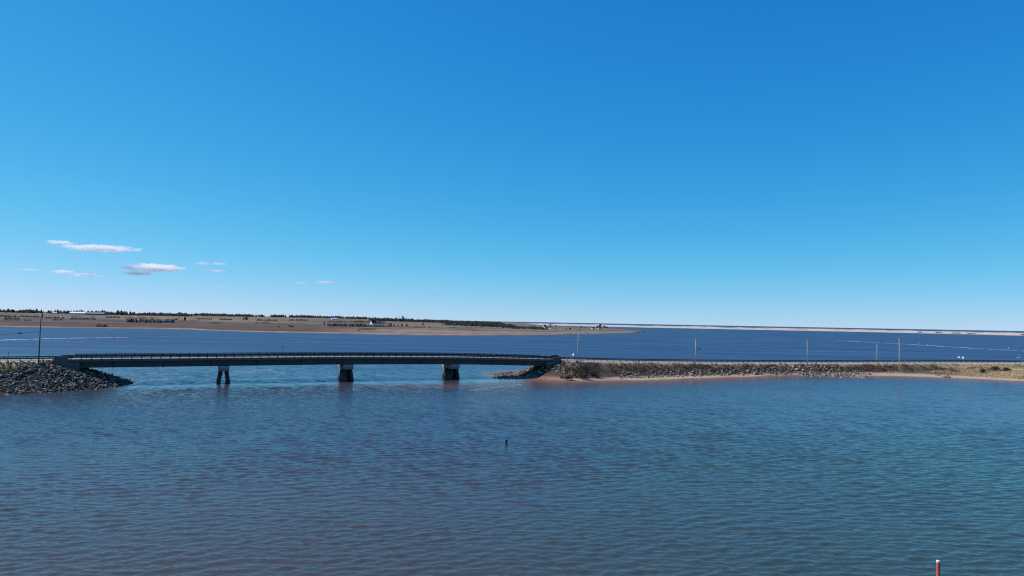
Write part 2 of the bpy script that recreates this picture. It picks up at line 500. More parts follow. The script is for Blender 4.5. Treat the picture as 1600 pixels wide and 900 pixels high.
gustv = 0.95 + 0.55 * fbm(XW / 70, YW / 28, 61) + 0.2 * fbm(XW / 17, YW / 9, 67)
WARP = [1.3 * vnoise(XW / 13, YW / 13, 300 + k) for k in range(5)]
for k in range(70):
    lam = 0.45 * (2.8 / 0.45) ** (wr.random() ** 1.0)
    th = R(90 + 9) + wr.normal() * R(26)
    kk = 2 * math.pi / lam
    steep = 0.027 * (1.0 if lam < 1.7 else (1.7 / lam) ** 0.8)
    keep = np.clip((lam / (sp_y + 1e-6) - 2.0) / 1.5, 0, 1)
    ph = kk * (XW * math.cos(th) + YW * math.sin(th)) + wr.uniform(0, 6.28) + WARP[k % 5] * (1 if k % 2 else -1)
    sn = np.sin(ph)
    ZW += keep * steep / kk * (sn + 0.22 * np.cos(2 * ph))
ZW *= WAVE * gustv * np.clip(V_depth / 1.5, 0, 1) * (1 - 0.35 * V_calm)
nW = XW.size
vv = np.stack([XW, YW, ZW], -1).reshape(-1, 3)
ff = grid_faces(len(uw), len(yw))
y1, x1 = 60000.0, 58800.0
ex = np.array([(-x1, y1, 0), (-39.2, 40, 0), (-39.2, -y1, 0), (-x1, -y1, 0), (x1, y1, 0), (x1, -y1, 0), (39.2, -y1, 0), (39.2, 40, 0)])
ff = np.concatenate([ff, np.array([(0, 3, 2, 1), (4, 7, 6, 5), (1, 2, 6, 7)]) + nW])
me = np_mesh('water', np.concatenate([vv, ex]), ff)
def withex(A): return np.concatenate([A.reshape(-1), np.zeros(8)])
one = np.ones(nW + 8)
color_attr(me, 'bed', np.stack([withex(V_shoal), withex(V_brown), withex(V_green), one], -1))  # brown channel also carries the painted bridge reflection
color_attr(me, 'reach', np.stack([withex(V_bay), withex(V_calm), withex(smooth(110, 290, YW) * (1 - 0.75 * V_calm)), one], -1))
me.polygons.foreach_set('use_smooth', np.ones(len(me.polygons), bool))
mw, t, b = new_mat('sea_water')
ab = N(t, 'ShaderNodeAttribute', attribute_name='bed'); ar = N(t, 'ShaderNodeAttribute', attribute_name='reach')
sb = N(t, 'ShaderNodeSeparateColor'); t.links.new(ab.outputs['Color'], sb.inputs[0])
sr = N(t, 'ShaderNodeSeparateColor'); t.links.new(ar.outputs['Color'], sr.inputs[0])
def mixc(t, fac, a, bcol):
    m = N(t, 'ShaderNodeMix', data_type='RGBA')
    t.links.new(fac, m.inputs['Factor'])
    if isinstance(a, tuple): m.inputs[6].default_value = (*a, 1)
    else: t.links.new(a, m.inputs[6])
    m.inputs[7].default_value = (*bcol, 1)
    return m.outputs[2]
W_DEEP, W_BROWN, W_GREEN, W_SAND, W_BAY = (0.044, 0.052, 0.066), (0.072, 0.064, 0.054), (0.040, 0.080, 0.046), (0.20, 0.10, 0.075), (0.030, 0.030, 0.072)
c = mixc(t, sr.outputs[0], W_DEEP, W_BAY)
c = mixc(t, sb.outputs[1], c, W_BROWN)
c = mixc(t, sb.outputs[2], c, W_GREEN)
c = mixc(t, sb.outputs[0], c, W_SAND)
t.links.new(c, b.inputs['Base Color'])
b.inputs['IOR'].default_value = 1.333
b.inputs['Specular IOR Level'].default_value = 0.25
g = N(t, 'ShaderNodeNewGeometry')
def wave(scale_xyz, rz, sc, det, rough, dist=0.0):
    mp = N(t, 'ShaderNodeMapping'); mp.inputs['Scale'].default_value = scale_xyz; mp.inputs['Rotation'].default_value = (0, 0, rz)
    t.links.new(g.outputs['Position'], mp.inputs['Vector'])
    nz = N(t, 'ShaderNodeTexNoise', Scale=sc, Detail=det, Roughness=rough, Distortion=dist)
    t.links.new(mp.outputs[0], nz.inputs['Vector'])
    return nz.outputs['Fac']
def mth(op, a, bb):
    m = N(t, 'ShaderNodeMath', operation=op)
    for i, v in enumerate((a, bb)):
        if isinstance(v, (int, float)): m.inputs[i].default_value = v
        else: t.links.new(v, m.inputs[i])
    return m.outputs[0]
wa = wave((0.30, 1.0, 1), R(9), 0.42, 3, 0.55, 0.3)
wb = wave((0.42, 1.0, 1), R(-7), 1.05, 3, 0.6, 0.2)
wc = wave((0.7, 1.0, 1), R(15), 3.2, 2, 0.6)
wsum = mth('ADD', mth('ADD', mth('MULTIPLY', wa, 0.30), mth('MULTIPLY', wb, 0.34)), mth('MULTIPLY', wc, 0.10))
gust = wave((0.5, 1.0, 1), R(12), 0.018, 3, 0.5)
gm = N(t, 'ShaderNodeMapRange'); gm.inputs['From Min'].default_value = 0.3; gm.inputs['From Max'].default_value = 0.7
gm.inputs['To Min'].default_value = 0.65; gm.inputs['To Max'].default_value = 1.15
t.links.new(gust, gm.inputs['Value'])
lee = mth('SUBTRACT', 1.0, mth('MULTIPLY', sr.outputs[1], 0.35))
amp = mth('MULTIPLY', gm.outputs[0], lee)
bp = N(t, 'ShaderNodeBump', Strength=1.0)
WAVE_H = 0.30
t.links.new(mth('MULTIPLY', wsum, mth('MULTIPLY', amp, WAVE_H)), bp.inputs['Height'])
bp.inputs['Distance'].default_value = 1.0
t.links.new(bp.outputs[0], b.inputs['Normal'])
strk = wave((0.16, 1.0, 1), R(6), 0.030, 4, 0.6)
rgh = mth('ADD', mth('ADD', 0.06, mth('MULTIPLY', sr.outputs[2], 0.13)), mth('MULTIPLY', sr.outputs[0], mth('MULTIPLY', strk, 0.30)))
t.links.new(rgh, b.inputs['Roughness'])
water = link_mesh('water', me, mw)
tag(water, kind='structure')

# ---- near ground: the causeway, its banks and beach
gx, gy = np.arange(-300, 520, 1.1), np.arange(168, 436, 1.1)
GX, GY = np.meshgrid(gx, gy, indexing='ij')
GH, gd, gs, gside, goff, gemb = near_ground(GX, GY, True)
n = fbm(GX / 5, GY / 5, 71); n_b = fbm(GX / 14, GY / 14, 75)
SAND_R, SAND_T, SAND_W, EARTH, GRASS, DRY, GRAVEL = [np.array(c) for c in
   ((0.25, 0.13, 0.092), (0.42, 0.315, 0.205), (0.11, 0.055, 0.034), (0.085, 0.060, 0.042), (0.135, 0.115, 0.048), (0.44, 0.32, 0.175), (0.40, 0.35, 0.28))]
def lerp(a, bcol, f): return a + (bcol - a) * f[..., None]
outd = np.maximum(gd - 6.6, 0)
colr = np.broadcast_to(EARTH, GX.shape + (3,)).copy()
colr = lerp(colr, DRY * 0.75, smooth(6, 1.0, outd) * smooth(-0.5, 0.3, n))
left = gs < L * 0.5
colr = lerp(colr, GRASS, np.where(left, smooth(-0.6, 0.2, n), 0))
colr = lerp(colr, DRY * 0.8, np.where(left, smooth(5, 2, outd + 1.5 * n), 0))
sandy = np.where(~left, smooth(1.15, 0.75, GH + 0.25 * n) * np.where(gside > 0, 1, 0.6), 0)
redness = smooth(40, 5, GX + 8 * n)
sandc = lerp(lerp(np.broadcast_to(SAND_T, GX.shape + (3,)), SAND_R, smooth(0.1, 0.7, n_b) * 0.5), SAND_R, redness)
colr = np.where(sandy[..., None] > 0, lerp(colr, np.zeros(3), np.zeros_like(n)) * (1 - sandy[..., None]) + sandc * sandy[..., None], colr)
fieldm = smooth(190, 235, GX) * np.where((gside > 0) & (GH > 0.5), 1, 0)
colr = lerp(colr, DRY * 1.05, fieldm * smooth(-0.5, 0.3, n) * 0.9)
wet = smooth(0.42, 0.12, GH + 0.08 * n)
colr = lerp(colr, SAND_W, wet * 0.75)
colr = lerp(colr, GRAVEL, smooth(1.6, 0.4, outd + 0.5 * n))
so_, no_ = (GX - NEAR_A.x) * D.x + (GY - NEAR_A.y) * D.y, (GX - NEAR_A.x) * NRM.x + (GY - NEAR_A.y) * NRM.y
stone_gap_shade = np.where(left & (outd > 0.3) & (((so_ > -2.5 - no_) & (no_ > -3)) | (no_ > 16.2) | (so_ > -3)), 1.0, 0.0)
colr = lerp(colr, np.array((0.020, 0.016, 0.013)), stone_gap_shade)  # dark earth under the stones, blackened to paint the shade in their gaps
me = np_mesh('ground', np.stack([GX, GY, GH], -1).reshape(-1, 3), grid_faces(len(gx), len(gy)))
color_attr(me, 'ground', np.concatenate([colr, np.ones(GX.shape + (1,))], -1).reshape(-1, 4))
for p in me.polygons: p.use_smooth = True
ground = tag(link_mesh('ground', me, ground_mat('causeway_ground', 1.3, (1, 1, 1), 0.35, 0.12)), kind='structure')

# ---- road on the causeway
rd = MB()
prof = [(-4.0, -0.05), (4.0, -0.05), (4.0, 0.02), (0, 0.07), (-4.0, 0.02)]
rd.sweep(prof, stations(-165, -1.0, 4)).sweep(prof, stations(L + 1.0, L + 410, 4))
tag(rd.build('road', MT['asphalt']), kind='structure')
ln = MB()
for s0, s1 in ((-165, -1.5), (L + 1.5, L + 405)):
    for o in (-3.55, 3.55): ln.sweep([(o - .06, 0.030), (o + .06, 0.030), (o + .06, 0.036), (o - .06, 0.036)], stations(s0, s1, 4))
tag(ln.build('road_edge_line', MT['paint_w']), kind='structure')
ln = MB()
for s0, s1 in ((-165, -1.5), (L + 1.5, L + 405)):
    for o in (-0.16, 0.16): ln.sweep([(o - .05, 0.070), (o + .05, 0.070), (o + .05, 0.076), (o - .05, 0.076)], stations(s0, s1, 4))
tag(ln.build('road_centre_line', MT['paint_y']), kind='structure')

# ---- far land: the low peninsula with fields
us = np.linspace(px2u(-420), px2u(1016), 420)
ts = np.concatenate([np.arange(-40, 60, 6), np.geomspace(60, 5200, 110)])
U, T = np.meshgrid(us, ts, indexing='ij')
PYY = pen_shore(U) + T; PXX = U * PYY
PH = pen_ground(PXX, PYY)
SH_SAND, MARSH, FIELD, TAN, PINK = [np.array(c) for c in ((0.33, 0.235, 0.165), (0.090, 0.056, 0.036), (0.150, 0.112, 0.066), (0.235, 0.180, 0.122), (0.265, 0.148, 0.102))]
pn = fbm(PXX / 90, PYY / 120, 81); pn2 = fbm(PXX / 260, PYY / 200, 87)
cell = vnoise(np.floor(PXX / 240 + 0.3 * pn2) * 7.3, np.floor((PYY + 0.25 * PXX) / 330) * 5.1, 91)
pc = np.broadcast_to(MARSH, U.shape + (3,)).copy()
pc = lerp(pc, FIELD, smooth(330, 520, T + 70 * pn))
pc = lerp(pc, np.array((0.21, 0.155, 0.09)), smooth(0.1, 0.5, cell) * smooth(420, 600, T + 60 * pn) * 0.8)
pc = lerp(pc, np.array((0.10, 0.058, 0.045)), smooth(-0.2, -0.6, cell) * smooth(420, 600, T + 60 * pn) * 0.7)
band = fbm(PXX / 420, PYY / 70, 95); fine = fbm(PXX / 60, PYY / 25, 97)
pc = pc * (1 + 0.60 * band * smooth(60, 200, T) + 0.40 * fine)[..., None]
pc = lerp(pc, np.array((0.060, 0.045, 0.036)), smooth(0.42, 0.60, fbm(PXX / 75, PYY / 40, 98)) * smooth(70, 200, T) * 0.6)
rightp = smooth(px2u(470), px2u(640), U + 0.02 * pn)
pc = lerp(pc, TAN * 0.8, rightp * smooth(-0.5, 0.3, pn2 + 0.4 * pn) * 0.9)
pc = lerp(pc, PINK, rightp * smooth(170, 60, T + 50 * pn) * 0.85)
pc = lerp(pc, TAN * 1.15, rightp * np.exp(-((T - 150 - 60 * pn2) / 45) ** 2) * 0.9)
pc = lerp(pc, SH_SAND, smooth(26, 12, T + 14 * pn) * (0.5 + 0.5 * smooth(-0.2, 0.3, pn2)))
pc = lerp(pc, np.array((0.13, 0.075, 0.06)), smooth(6, 0, T) * 0.8)
me = np_mesh('terrain', np.stack([PXX, PYY, PH], -1).reshape(-1, 3), grid_faces(len(us), len(ts)))
color_attr(me, 'ground', np.concatenate([pc, np.ones(U.shape + (1,))], -1).reshape(-1, 4))
for p in me.polygons: p.use_smooth = True
tag(link_mesh('terrain', me, ground_mat('far_field_ground', 0.05, (1, 0.35, 1), 0.38, 0.6)), kind='structure')

# ---- the dune bar beyond the bay
BU = [px2u(p) for p in (560, 760, 830, 960, 1200, 1400, 1600, 1900)]
BYV = [4900, 4700, 4600, 4350, 4000, 3700, 3020, 2600]
us = np.linspace(BU[0], BU[-1], 560); ts = np.concatenate([np.linspace(-30, 120, 18), np.linspace(135, 900, 44)])
U, T = np.meshgrid(us, ts, indexing='ij')
BY = np.interp(U, BU, BYV) + T; BX = U * BY
e = smooth(0, 60, T) * smooth(900, 780, T)
dn = fbm(BX / 130, BY / 90, 101); dn2 = fbm(BX / 38, BY / 38, 105)
BH = -1.2 + e * (2.4 + 10.5 * smooth(60, 420, T + 60 * dn) * np.clip(0.62 + 0.75 * dn + 0.25 * dn2, 0.12, 1.4))
bc = np.broadcast_to(np.array((0.55, 0.44, 0.335)), U.shape + (3,)).copy()
bc = lerp(bc, np.array((0.20, 0.145, 0.10)), smooth(0.15, 0.55, dn2 * 0.6 + dn * 0.6) * 0.8)
bc = lerp(bc, np.array((0.32, 0.20, 0.165)), smooth(150, 40, T) * smooth(px2u(1400), px2u(1530), U))
bc = lerp(bc, np.array((0.15, 0.10, 0.085)), smooth(10, 0, T) * 0.8)
me = np_mesh('dunes', np.stack([BX, BY, BH], -1).reshape(-1, 3), grid_faces(len(us), len(ts)))
color_attr(me, 'ground', np.concatenate([bc, np.ones(U.shape + (1,))], -1).reshape(-1, 4))
for p in me.polygons: p.use_smooth = True
tag(link_mesh('dunes', me, ground_mat('dune_sand', 0.04, (1, 0.5, 1), 0.3, 0.5)), kind='structure')

# ---- foam: lines of drifting foam on the bay and breakers beyond the bar
def ribbon(mb, pts, widths, z):
    n_ = len(pts)
    v = []
    for i, p in enumerate(pts):
        d_ = (pts[min(i + 1, n_ - 1)] - pts[max(i - 1, 0)]); d_.z = 0; d_.normalize()
        s_ = Vector((d_.y, -d_.x, 0)) * widths[i] / 2
        v += [Vector((p.x, p.y, z)) + s_, Vector((p.x, p.y, z)) - s_]
    mb.add(v, [(2 * i, 2 * i + 1, 2 * i + 3, 2 * i + 2) for i in range(n_ - 1)])
def foam_line(pxs, z=0.03, w=2.0, jitter=0.3, gap=0.12):
    mb = MB(); pts = []
    n_ = 90
    xs = np.linspace(pxs[0][0], pxs[-1][0], n_); ys = np.interp(xs, [p[0] for p in pxs], [p[1] for p in pxs])
    pts = [hit(a, b_ + jitter * float(fbm(a / 25, 0, 7)), 0) for a, b_ in zip(xs, ys)]
    run, ws = [], []
    for i, p in enumerate(pts):
        if random.random() < gap and len(run) > 2:
            ribbon(mb, run, ws, z); run, ws = [], []
        run.append(p); ws.append(w * random.uniform(0.4, 1.3))
    if len(run) > 1: ribbon(mb, run, ws, z)
    return mb
tag(foam_line([(1310, 532), (1400, 537), (1500, 543), (1600, 548.5), (1700, 554)], w=5.0, jitter=0.4, gap=0.03).build('foam_line', MT['foam']),
    'pale line of drifting foam slanting across the bay at right', 'foam', kind='stuff')
tag(foam_line([(-60, 532.5), (0, 531.5), (60, 529.5), (150, 528), (200, 527.8)], w=4.5, jitter=0.5, gap=0.12).build('foam_line', MT['foam']),
    'faint foam streak on the bay behind the dark pole', 'foam', kind='stuff')
tag(foam_line([(735, 609.5), (770, 605.5), (800, 602.5), (815, 600.5)], w=0.35, jitter=0.2, gap=0.1).build('foam_line', MT['foam']),
    'thin foam edge trailing off the submerged red sand spit', 'foam', kind='stuff')
MT['foam_thin'] = simple('thin_current_foam', (0.42, 0.52, 0.62), 0.9, 0.1, 0.1)
_t = MT['foam_thin'].node_tree; _b = _t.nodes['Principled BSDF']
_n = N(_t, 'ShaderNodeTexNoise', Scale=0.35, Detail=6.0, Roughness=0.7); _m = N(_t, 'ShaderNodeMapping'); _m.inputs['Scale'].default_value = (0.35, 1.6, 1)
_g = N(_t, 'ShaderNodeNewGeometry'); _t.links.new(_g.outputs['Position'], _m.inputs['Vector']); _t.links.new(_m.outputs[0], _n.inputs['Vector'])
_r2 = N(_t, 'ShaderNodeMapRange'); _r2.inputs['From Min'].default_value = 0.48; _r2.inputs['From Max'].default_value = 0.70; _r2.inputs['To Max'].default_value = 0.75
_t.links.new(_n.outputs['Fac'], _r2.inputs['Value']); _t.links.new(_r2.outputs[0], _b.inputs['Alpha'])
def streak(pxs, ws, label):
    mb = MB(); n_ = 24
    xs = np.linspace(pxs[0][0], pxs[-1][0], n_); ys = np.interp(xs, [p[0] for p in pxs], [p[1] for p in pxs])
    ribbon(mb, [hit(a, b_, 0) for a, b_ in zip(xs, ys)], [ws * math.sin(math.pi * (i + .6) / n_) for i in range(n_)], 0.16)
    tag(mb.build('current_foam', MT['foam_thin']), label, 'foam', kind='stuff')
streak([(218, 597), (260, 593), (300, 588.5)], 9, 'pale ripples of current trailing from the left rock toe')
streak([(352, 588), (390, 582), (425, 577)], 14, 'pale streak of current behind the left pier')
streak([(395, 584), (420, 582), (445, 585)], 8, 'smaller pale streak of current right of the left pier')
streak([(300, 597.5), (340, 595.5), (420, 592.5), (520, 590), (640, 586.5)], 4, 'long thin current line under the bridge')
streak([(550, 573.5), (565, 573), (590, 575)], 10, 'pale patch of current right of the middle pier')
sf = MB()
for k in range(70):
    px = random.uniform(800, 1620); Y = random.choice([random.uniform(5300, 6200), random.uniform(6300, 8000)])
    d_ = ray(px, 500); d_ = d_ / d_.y
    c_ = Vector((d_.x * Y, Y, 0)); ln_ = random.uniform(120, 700)
    pts = [c_ + Vector((1, -0.3 + 0.06 * math.sin(i), 0)) * (ln_ * (i / 6 - 0.5)) for i in range(7)]
    ribbon(sf, pts, [random.uniform(20, 60) * (0.3 + math.sin(math.pi * (i + .3) / 6.6)) for i in range(7)], 0.5)
tag(sf.build('surf', MT['foam']), 'white lines of surf breaking beyond the dune bar', 'surf', kind='stuff')

# ================================================================== THE BRIDGE
bridge = empty('road_bridge', CEN_A + Vector((0, 0, 0)), 0.0, 'long low concrete road bridge with open railings across the channel on three piled piers', 'bridge')
BO = Vector(bridge.location)
def bst(s0, s1, step=4.0):
    return [(o - BO, nn) for o, nn in stations(s0, s1, step)]
B_A, B_B = 1.0, L - 1.0
mb = MB().sweep([(-5.5, -0.32), (-4.9, -0.62), (4.9, -0.62), (5.5, -0.50), (5.5, 0.26), (4.95, 0.26), (4.95, 0.04), (0, 0.09), (-4.95, 0.04), (-4.95, 0.26), (-5.5, 0.26)], bst(B_A, B_B))
mb.build('deck', MT['concrete'], bridge)
mb = MB().sweep([(-4.9, 0.045), (4.9, 0.045), (4.9, 0.050), (0, 0.098), (-4.9, 0.050)], bst(B_A, B_B))
mb.build('road_surface', MT['asphalt'], bridge)
cl = MB()
for o in (-0.16, 0.16): cl.sweep([(o - .05, 0.104), (o + .05, 0.104), (o + .05, 0.108), (o - .05, 0.108)], bst(B_A, B_B))
cl.build('centre_line', MT['paint_y'], bridge)
PIERS = [0.272, 0.513, 0.748]
PS = [p * L for p in PIERS]
spans = [B_A + 0.6] + PS + [B_B - 0.6]
for a, b_ in zip(spans[:-1], spans[1:]):
    for o in (-4.3, -2.15, 0, 2.15, 4.45):
        g_ = MB().sweep([(o - 0.35, -2.45), (o + 0.35, -2.45), (o + 0.35, -2.10), (o + 0.12, -1.85), (o + 0.12, -1.0), (o + 0.35, -0.80), (o + 0.35, -0.625),
                         (o - 0.35, -0.625), (o - 0.35, -0.80), (o - 0.12, -1.0), (o - 0.12, -1.85), (o - 0.35, -2.10)] if o != 4.45 else
                        [(o - 0.35, -2.45), (o + 0.35, -2.45), (o + 0.35, -0.625), (o - 0.35, -0.625)], bst(a + 0.02, b_ - 0.02, 6))
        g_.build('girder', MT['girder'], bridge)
# deck drains
dr = None
for s in np.linspace(14, L - 14, 11):
    p, d, nn = road_pt(s); z = float(road_h(s))
    q = p + nn * 4.95 - BO + Vector((0, 0, z))
    m_ = MB().tube(q + Vector((0, 0, -0.5)) + nn * 0.0, q + Vector((0, 0, -2.75)), 0.09, n=8)
    m_.build('drain_pipe', MT['rail'], bridge)
# railings: a part per side, posts as sub-parts
for side in (1, -1):
    rb = MB()
    o = side * 5.22
    rb.sweep([(o - .08, 1.27), (o + .08, 1.27), (o + .08, 1.45), (o - .08, 1.45)], bst(B_A + 1.2, B_B - 1.2))
    rb.sweep([(o - .05, 0.94), (o + .05, 0.94), (o + .08, 1.04), (o + .05, 1.15), (o - .05, 1.15)], bst(B_A + 1.2, B_B - 1.2))
    rb.sweep([(o - .05, 0.60), (o + .05, 0.60), (o + .08, 0.71), (o + .05, 0.83), (o - .05, 0.83)], bst(B_A + 1.2, B_B - 1.2))
    rail = rb.build('railing', MT['rail'], bridge)
    pm = None
    n_ = 61
    for i in range(n_):
        s = B_A + 1.6 + (L - 5.2) * i / (n_ - 1)
        p, d, nn = road_pt(s); z = float(road_h(s))
        if pm is None:
            k = MB().box((0, 0, 0.025), 0.34, 0.26, 0.05).box((0, 0, 0.60), 0.22, 0.14, 1.16).box((0, 0, 1.20), 0.16, 0.09, 0.06)
            pm = k.mesh('rail_post')
        q = link_mesh('rail_post', pm, MT['rail'], rail)
        q.location = p + nn * (o - side * 0.12) - BO + Vector((0, 0, z + 0.265))
        q.rotation_euler = (0, 0, math.atan2(d.y, d.x))
# piers: cap as the part, piles as sub-parts
pile_mesh = {}
for s in PS:
    p, d, nn = road_pt(s); z = float(road_h(s)) - 2.46
    base = p - BO
    AX = (D, NRM, Vector((0, 0, 1)))
    c = MB()
    zc = z - 1.75
    prof = [(-6.3, z - 0.95), (-5.2, zc), (4.9, zc), (5.6, z - 0.75), (5.6, z - 0.01), (-6.3, z - 0.01)]
    v = [base + D * a + NRM * q + Vector((0, 0, h)) for a in (-1.65, 1.65) for q, h in prof]
    f = [tuple(range(6)), tuple(reversed(range(6, 12)))] + [(i, (i + 1) % 6, 6 + (i + 1) % 6, 6 + i) for i in range(6)]
    c.add(v, f)
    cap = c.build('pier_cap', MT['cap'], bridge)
    bv = cap.modifiers.new('bevel', 'BEVEL'); bv.width = 0.08; bv.segments = 1
    for row in (-1, 1):
        for i in range(6):
            q = -4.1 + 8.2 * i / 5
            top = base + D * (row * 0.85) + NRM * q + Vector((0, 0, zc + 0.15))
            spread = 1.9
            bot = base + D * (row * spread) + NRM * (q * 1.12) + Vector((0, 0, -2.5))
            t_ = top + (bot - top) * 0
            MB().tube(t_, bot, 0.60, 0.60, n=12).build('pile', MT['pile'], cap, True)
# abutments and wing walls
for s, sg in ((0.0, 1), (L, -1)):
    p, d, nn = road_pt(s); z = float(road_h(s))
    q = p - BO
    m_ = MB().box(q + d * (sg * -0.4) + Vector((0, 0, z - 3.1)), 1.8, 10.6, 4.9, (d, nn, Vector((0, 0, 1))))
    m_.build('abutment', MT['concrete'], bridge)
    for side in (1, -1):
        o = q + nn * (side * 5.36) + Vector((0, 0, z))
        a0, a1 = -1.6 * sg, 5.0 * sg
        prof = [(a0, -1.3), (a1, -3.2), (a1, -0.64), (1.9 * sg, -0.64), (1.9 * sg, 1.05), (a0, 1.05)]
        v = [o + d * a + nn * (side * k) + Vector((0, 0, h)) for k in (0.16, 0.62) for a, h in prof]
        n_ = len(prof)
        f = [tuple(range(n_)), tuple(reversed(range(n_, 2 * n_)))] + [(i, (i + 1) % n_, n_ + (i + 1) % n_, n_ + i) for i in range(n_)]
        wv = MB().add(v, f).build('wing_wall', MT['concrete'], bridge)

# ================================================================== GUARDRAILS
gp_mesh = MB().box((0, 0, 0.30), 0.16, 0.20, 1.20).box((0, 0, 0.62), 0.15, 0.22, 0.02).mesh('post')
def guardrail(s0, s1, off, label, step, mat_beam):
    p, d, nn = road_pt(s0)
    g_ = empty('guardrail', (p.x + nn.x * off, p.y + nn.y * off, float(road_h(s0))), 0, label, 'guardrail', 'guardrails along the causeway')
    O = Vector(g_.location)
    st = [(o - O, k) for o, k in stations(s0, s1, 4)]
    sg = -1 if off > 0 else 1
    W = [(off + sg * 0.10, 0.46), (off + sg * 0.18, 0.55), (off + sg * 0.10, 0.64), (off + sg * 0.18, 0.73), (off + sg * 0.10, 0.82), (off + sg * 0.09, 0.82), (off + sg * 0.16, 0.73), (off + sg * 0.09, 0.64), (off + sg * 0.16, 0.55), (off + sg * 0.09, 0.46)]
    MB().sweep(W, st).build('beam', mat_beam, g_)
    n_ = int((s1 - s0) / step) + 1
    for i in range(n_):
        s = s0 + (s1 - s0) * i / (n_ - 1)
        p, d, nn = road_pt(s)
        q = link_mesh('post', gp_mesh, MT['post'], g_)
        q.location = p + nn * off + Vector((0, 0, float(road_h(s)))) - O
        q.rotation_euler = (0, 0, math.atan2(d.y, d.x))
guardrail(-60, -1.8, 5.15, 'guardrail on the near side of the road at left, ending at the bridge', 2.9, MT['rail'])
guardrail(-60, -1.8, -5.15, 'guardrail on the far side of the road at left, ending at the bridge', 2.9, MT['rail'])
guardrail(L + 1.8, L + 262, 5.15, 'long guardrail on the near edge of the causeway road right of the bridge', 3.1, MT['galv'])
guardrail(L + 1.8, L + 330, -5.15, 'long guardrail on the far edge of the causeway road right of the bridge', 3.1, MT['rail'])

# ================================================================== ARMOUR STONE
def rock_mesh(k):
    r_ = random.Random(100 + k)
    bm = bmesh.new()
    sx, sy, sz = r_.uniform(0.8, 1.25), r_.uniform(0.65, 1.0), r_.uniform(0.5, 0.85)
    for i in range(13):
        v = Vector((r_.gauss(0, 1), r_.gauss(0, 1), r_.gauss(0, 1))).normalized() * r_.uniform(0.85, 1.1)
        bm.verts.new((v.x * sx * .5, v.y * sy * .5, v.z * sz * .5))
    bmesh.ops.convex_hull(bm, input=bm.verts)
    loose = [v for v in bm.verts if not v.link_faces]
    bmesh.ops.delete(bm, geom=loose, context='VERTS')
    me = bpy.data.meshes.new('rock'); bm.to_mesh(me); bm.free()
    return me
ROCKS = [rock_mesh(k) for k in range(10)]
ROCKS_T = [m.copy() for m in ROCKS]
for m in ROCKS: m.materials.append(MT['rock'])
for m in ROCKS_T: m.materials.append(MT['rock_tan'])
RNP = []
for m in ROCKS:
    v = np.empty(len(m.vertices) * 3, np.float32); m.vertices.foreach_get('co', v)
    RNP.append((v.reshape(-1, 3), np.array([p.vertices[:] for p in m.polygons], np.int32)))
def scatter(bounds, mask, spacing, tries):
    """points on near_ground kept apart by spacing, where mask(x,y,h,dist,s,side,off) holds"""
    x = rng.uniform(bounds[0], bounds[1], tries); y = rng.uniform(bounds[2], bounds[3], tries)
    h, dd, s, sd, of, em = near_ground(x, y, True)
    ok = mask(x, y, h, dd, s, sd, of)
    x, y, h = x[ok], y[ok], h[ok]
    cells, out = {}, []
    for i in range(len(x)):
        c = (int(x[i] // spacing), int(y[i] // spacing))
        if any((x[i] - px) ** 2 + (y[i] - py) ** 2 < spacing ** 2 for a in (-1, 0, 1) for b_ in (-1, 0, 1) for px, py in cells.get((c[0] + a, c[1] + b_), ())): continue
        cells.setdefault(c, []).append((x[i], y[i])); out.append((x[i], y[i], h[i]))
    return out
def revetment(label, pts, smin, smax, n_parts, meshes, mat, parts_first=None):
    c = np.mean(np.array(pts), 0)
    root = empty('rock_revetment', (c[0], c[1], 0), 0, label, 'rock revetment')
    items = []
    for (x, y, h) in pts:
        sz = smin + (smax - smin) * random.random() ** 1.8
        key = sz * 1000 / (y) + (0 if parts_first is None else parts_first(x, y, h))
        items.append((key, x, y, h, sz))
    items.sort(reverse=True)
    vs, fs, b_ = [], [], 0
    for i, (key, x, y, h, sz) in enumerate(items):
        k = random.randrange(len(meshes))
        e = (random.uniform(-.5, .5), random.uniform(-.5, .5), random.uniform(0, 6.28))
        loc = Vector((x - c[0], y - c[1], h + sz * 0.10))
        if i < n_parts:
            o = bpy.data.objects.new('rock', meshes[k]); COL.objects.link(o); o.parent = root
            o.location = loc; o.rotation_euler = e; o.scale = (sz, sz, sz)
        else:
            mt = Matrix.LocRotScale(loc, __import__('mathutils').Euler(e), Vector((sz, sz, sz)))
            A = np.array(mt)
            v, f = RNP[k]
            vs.append(v @ A[:3, :3].T + A[:3, 3]); fs.append(f + b_); b_ += len(v)
    if vs:
        o = link_mesh('small_rocks', np_mesh('small_rocks', np.concatenate(vs), np.concatenate(fs)), mat, root)
        o['kind'] = 'stuff'
    return root
def noff(x, y): return (x - NEAR_A.x) * NRM.x + (y - NEAR_A.y) * NRM.y
def sof(x, y): return (x - NEAR_A.x) * D.x + (y - NEAR_A.y) * D.y
def m_left(x, y, h, dd, s, sd, of):
    so, no = sof(x, y), noff(x, y)
    wob = 1.2 * fbm(x / 4, y / 4, 131)
    return (dd > 7.0) & (h > -0.7) & (s < L / 2) & (((so > -2.5 - 1.0 * np.maximum(no, 0) + wob) & (no > -3)) | (no > 16.5 + wob) | ((so > -3) & (no <= -3)))
def vis(x, y, h): return 3.0 if (noff(x, y) > 2) else -2.0
revetment('heaped grey armour stone around the left end of the bridge', scatter((-215, -108, 178, 252), m_left, 0.66, 36000), 0.62, 1.6, 300, ROCKS, MT['rock'], vis)
